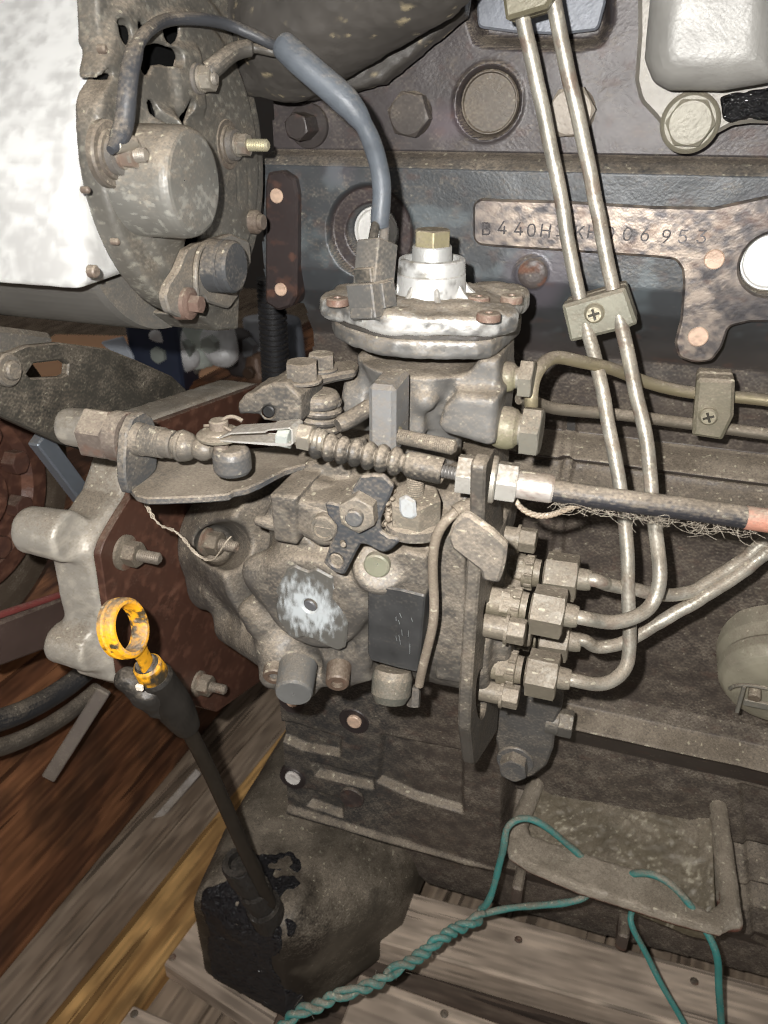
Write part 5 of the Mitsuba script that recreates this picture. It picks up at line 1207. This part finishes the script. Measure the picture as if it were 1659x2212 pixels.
scene['floor'] = mikit.ply(trimesh.Trimesh(*[np.array(x) for x in ([[-3, -1, ZF - .03], [1.2, -1, ZF - .03], [1.2, 3, ZF - .03], [-3, 3, ZF - .03]], [[0, 1, 2], [0, 2, 3]])], process=False), 'm_floor_wood', uv=np.array([[0, 0], [0, 4], [4, 4], [4, 0.]]))
labels['floor'] = {'label': 'dim brown board floor under the engine', 'category': 'floor', 'kind': 'structure'}
yb0, yb1 = F(100, 2215, Z=-.018), F(560, 1650, Z=-.018); yd = unit((yb1 - yb0) * [1, 1, 0]); xd = np.array([yd[1], -yd[0], 0])
for i in range(9):
    board('floor__board', np.array([-.75 + i * .145, -.6, ZF]) + [0, 0, -.001 * (i % 2)], yd, xd, 2.6, .142, .028, 'floor_wood', (i * 1.7, i * .37))
def woodthing(key, label, *a, **k):
    board(key, *a, **k); labels[key] = {'label': label, 'category': 'board'}
woodthing('wooden_beam', 'yellow varnished wooden beam running diagonally past the oil pan', F(95, 2212, Z=-.018) - yd * .3, yd, xd, 1.1, .052, .04, 'yellow_wood', (3.1, .2))
def edge_board(key, label, a_px, b_px, Z, W, H_, mat, off, lead=(0, 0), side=-1):
    """A board whose one long top edge runs through two points of the photograph at height Z; side -1: its width goes towards the viewer."""
    a, b = F(*a_px, Z=Z), F(*b_px, Z=Z); u = unit(b - a); w = np.array([-u[1], u[0], 0]); w = w if w[1] * side > 0 else -w
    woodthing(key, label, a - u * lead[0], u, w, np.linalg.norm(b - a) + lead[0] + lead[1], W, H_, mat, off)
edge_board('pallet_board', 'pale board end sticking out under the left of the oil pan', (323, 2062), (420, 2126), -.022, .085, .018, 'pale_wood', (1, 5), (0, .12), 1)
edge_board('pallet_board_001', 'pale board at the bottom edge left of the oil pan', (231, 2146), (415, 2225), -.022, .09, .018, 'pale_wood', (2, 8), (0, .15))
edge_board('pallet_board_002', 'grey weathered beam under the mount bracket', (933, 1938), (1659, 2129), .022, .050, .030, 'pale_wood', (3, 2), (.06, .12))
edge_board('pallet_board_003', 'brown board in the gap in front of the grey beam', (933, 2010), (1480, 2170), -.016, .12, .02, 'brown_wood', (4, 4), (.1, .12))
edge_board('pallet_board_004', 'pale board at the bottom edge under the tie wire', (829, 2120), (1089, 2214), .006, .10, .02, 'pale_wood', (5, 6), (.02, .2))
for k, (b_, x, y, Z) in enumerate((('pallet_board', 372, 2068, -.022), ('pallet_board_002', 1120, 2030, .022), ('pallet_board_002', 1500, 2120, .022), ('pallet_board_004', 960, 2190, .006), ('pallet_board_001', 290, 2190, -.022))):
    p = F(x, y, Z=Z); add(b_ + '__nail', lathe(p - AZ * .002, AZ, [(0, .0032), (.0022, .0032), (.0028, .0022), (.0028, 0)], 20), 'iron', (.06, .045, .035), dust=.3, rust=.3)
# big dark timber on the left
lt0, lt1 = F(-20, 2150, Z=-.044), F(440, 1590, Z=-.044); ld = unit((lt1 - lt0) * [1, 1, 0]); ln = np.array([-ld[1], ld[0], 0])
woodthing('dark_timber', 'big dark red brown timber with long cracks, blurred at the lower left', lt0 - ld * .3 + AZ * .30, ld, ln, 1.5, .22, .30, 'dark_wood', (7, 1), bev=.006)
for x0, y0, x1, y1, w, nm in ((105, 1680, 225, 1490, .011, 'metal_strip'), (285, 1830, 430, 1665, .009, 'metal_strip_001')):
    a0, a1 = F(x0, y0, z=.62 if nm == 'metal_strip' else .80), F(x1, y1, z=.60 if nm == 'metal_strip' else .84); d_ = unit(a1 - a0)
    thing(nm, 'grey flat metal strip leaning by the dark timber' if nm == 'metal_strip' else 'pale blurred metal strip lying on the floor beyond the timber', 'strip')
    add(nm + '__bar', block_box((a0 + a1) / 2, [np.linalg.norm(a1 - a0) / 2, w * .5, .003], .001, basis(x=d_, z=unit(EYE - a0))), 'iron', (.20, .17, .15), dust=.4)
# crank pulley, belt and guard bars
PU = thing('crank_pulley', 'rusty red brown pulley with a ring of bolts at the left edge', 'pulley')
pc_ = F(-65, 1075, X=-.40)
add(PU + '__hub', lathe(pc_ - AX * .05, AX, [(0, .105), (.02, .105), (.022, .098), (.030, .095), (.034, .075), (.050, .070), (.052, .055), (.046, .050), (.046, .025), (.060, .022), (.060, 0)], 72), 'iron', (.090, .042, .030), dust=.2, rust=.3)
for k in range(8):
    t = k * np.pi / 4 + .2; p = pc_ + np.array([.004, .042 * math.cos(t), .042 * math.sin(t)])
    add(PU + '__bolt', hexa(p - AX * .006, AX, .0150, .010, .3 + k), 'iron', (.10, .05, .038), dust=.25, rust=.2, smooth=25)
add(PU + '__rim', lathe(pc_ - AX * .05, AX, [(0, .115), (.008, .118), (.016, .110), (.024, .118), (.032, .115), (.034, .100)], 80), 'iron', (.10, .075, .055), dust=.4)
BL = thing('drive_belt', 'black worn belt curving past the lower gear case boss', 'belt')
add(BL + '__loop', tube(spline([F(-60, 1565, X=-.36), F(30, 1545, X=-.36), F(110, 1505, X=-.36), F(180, 1455, X=-.36), F(225, 1410, X=-.36)], 40), .0075, 16), 'rubber', (.03, .03, .032), dust=.3)
add(BL + '__loop', tube(spline([F(-60, 1625, X=-.38), F(40, 1600, X=-.38), F(140, 1545, X=-.38), F(210, 1490, X=-.38)], 40), .0065, 16), 'rubber', (.07, .06, .05), dust=.4)
GB = thing('guard_bar', 'dark brown flat guard bar with a red upper edge behind the gear case', 'bar')
add(GB + '__plate', plate(F.pts([(-30, 1345), (150, 1278), (210, 1262), (215, 1330), (120, 1385), (-30, 1440)], X=-.33), AX, .006, .0015, .002), 'iron', (.075, .050, .042), dust=.25)
add(GB + '__edge', rod2(F(-30, 1338, X=-.328), F(205, 1260, X=-.328), .0022), 'iron', (.20, .05, .045), dust=.2)
ST = thing('slotted_strap', 'dark steel strap with a long slot under the alternator', 'strap')
so = F.pts([(-20, 770), (40, 745), (110, 738), (220, 752), (282, 777), (360, 812), (400, 850), (340, 900), (240, 990), (187, 976), (120, 957), (0, 903), (-30, 890)], X=-.305)
sl_ = F.pts([(58, 783), (120, 776), (132, 785), (130, 806), (118, 812), (50, 815), (42, 806)], X=-.305)
add(ST + '__plate', plate(so, AX, .005, .0009, .004, [sl_]), 'iron', (.065, .060, .050), dust=.50, mottle=.4)
add('strut_bar', block_box((F(82, 945, X=-.325) + F(180, 1075, X=-.325)) / 2, [.030, .004, .006], .001, basis(x=unit(F(180, 1075, X=-.325) - F(82, 945, X=-.325)), y=AX)), 'steel', (.24, .27, .31), dust=.25)
labels['strut_bar'] = {'label': 'blue grey flat strut below the slotted strap', 'category': 'bar'}
# far things seen through the gap above the gear case
BH = thing('corrugated_hose', 'black corrugated hose standing behind the gear case', 'hose')
h0, h1 = F(585, 600, Y=.14), F(598, 870, Y=.14)
n_ = 300; tz = np.linspace(0, 1, n_)
add(BH + '__hose', tube(h0 + (h1 - h0) * tz[:, None], .0105 + .0012 * np.sign(np.sin(tz * 150)), 20), 'rubber', (.018, .018, .02), dust=.12)
FX = thing('crate_board', 'bright orange tan board on the floor far behind', 'board')
add(FX + '__plank', block_box(F(480, 812, Y=.62) + [0, .1, -.01], [.40, .12, .012], .003, basis(x=unit([1, .25, 0]), z=AZ)), 'iron', (.85, .48, .27), dust=0)
NB = thing('navy_box', 'navy blue box with a pale torn side far behind the strap', 'box')
add(NB + '__body', block_box(F(300, 770, Y=.45) + [.0, .06, -.01], [.035, .05, .09], .004, basis(x=unit([1, .35, 0]), z=AZ)), 'rubber', (.03, .04, .075), dust=.1)
add(NB + '__torn_side', plate(F.pts([(215, 740), (262, 728), (285, 772), (290, 800), (262, 780)], Y=.44), AY, .006, .001, .002), 'rubber', (.55, .60, .68), dust=.1)
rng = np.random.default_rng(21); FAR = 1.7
LBS = ['pale grey green machine part left of the others in the background gap', 'pale grey green machine part in the middle of the background gap', 'small dark grey machine part low in the background gap', 'tall pale machine part below the alternator edge', 'nearly black machine part beside the corrugated hose', 'grey blurred machine part left of the corrugated hose', 'dark blurred machine part right of the corrugated hose', 'brown blurred machine part on the orange board', 'dark small machine part beside the navy box']
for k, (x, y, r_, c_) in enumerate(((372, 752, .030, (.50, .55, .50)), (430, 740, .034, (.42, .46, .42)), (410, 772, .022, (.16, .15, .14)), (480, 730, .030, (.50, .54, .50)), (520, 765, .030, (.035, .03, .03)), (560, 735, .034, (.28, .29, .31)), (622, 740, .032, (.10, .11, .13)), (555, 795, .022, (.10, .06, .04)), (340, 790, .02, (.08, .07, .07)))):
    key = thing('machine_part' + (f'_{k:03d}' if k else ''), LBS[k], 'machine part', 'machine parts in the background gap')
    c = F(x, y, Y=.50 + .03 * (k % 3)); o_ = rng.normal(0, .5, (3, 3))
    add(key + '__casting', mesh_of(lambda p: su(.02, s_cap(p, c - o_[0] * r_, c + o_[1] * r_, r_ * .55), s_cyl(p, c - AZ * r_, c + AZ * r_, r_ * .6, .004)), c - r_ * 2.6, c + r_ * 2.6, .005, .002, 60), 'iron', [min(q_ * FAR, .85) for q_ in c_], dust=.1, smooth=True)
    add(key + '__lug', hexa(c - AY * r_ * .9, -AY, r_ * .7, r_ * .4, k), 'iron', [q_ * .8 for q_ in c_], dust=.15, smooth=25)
# shed wall far behind
add('shed_wall', block_box([-.6, 2.6, .6], [3.2, .05, 1.2], .01), 'iron', (.10, .09, .085), dust=.3); labels['shed_wall'] = {'label': 'dim dark shed wall far behind', 'category': 'wall', 'kind': 'structure'}
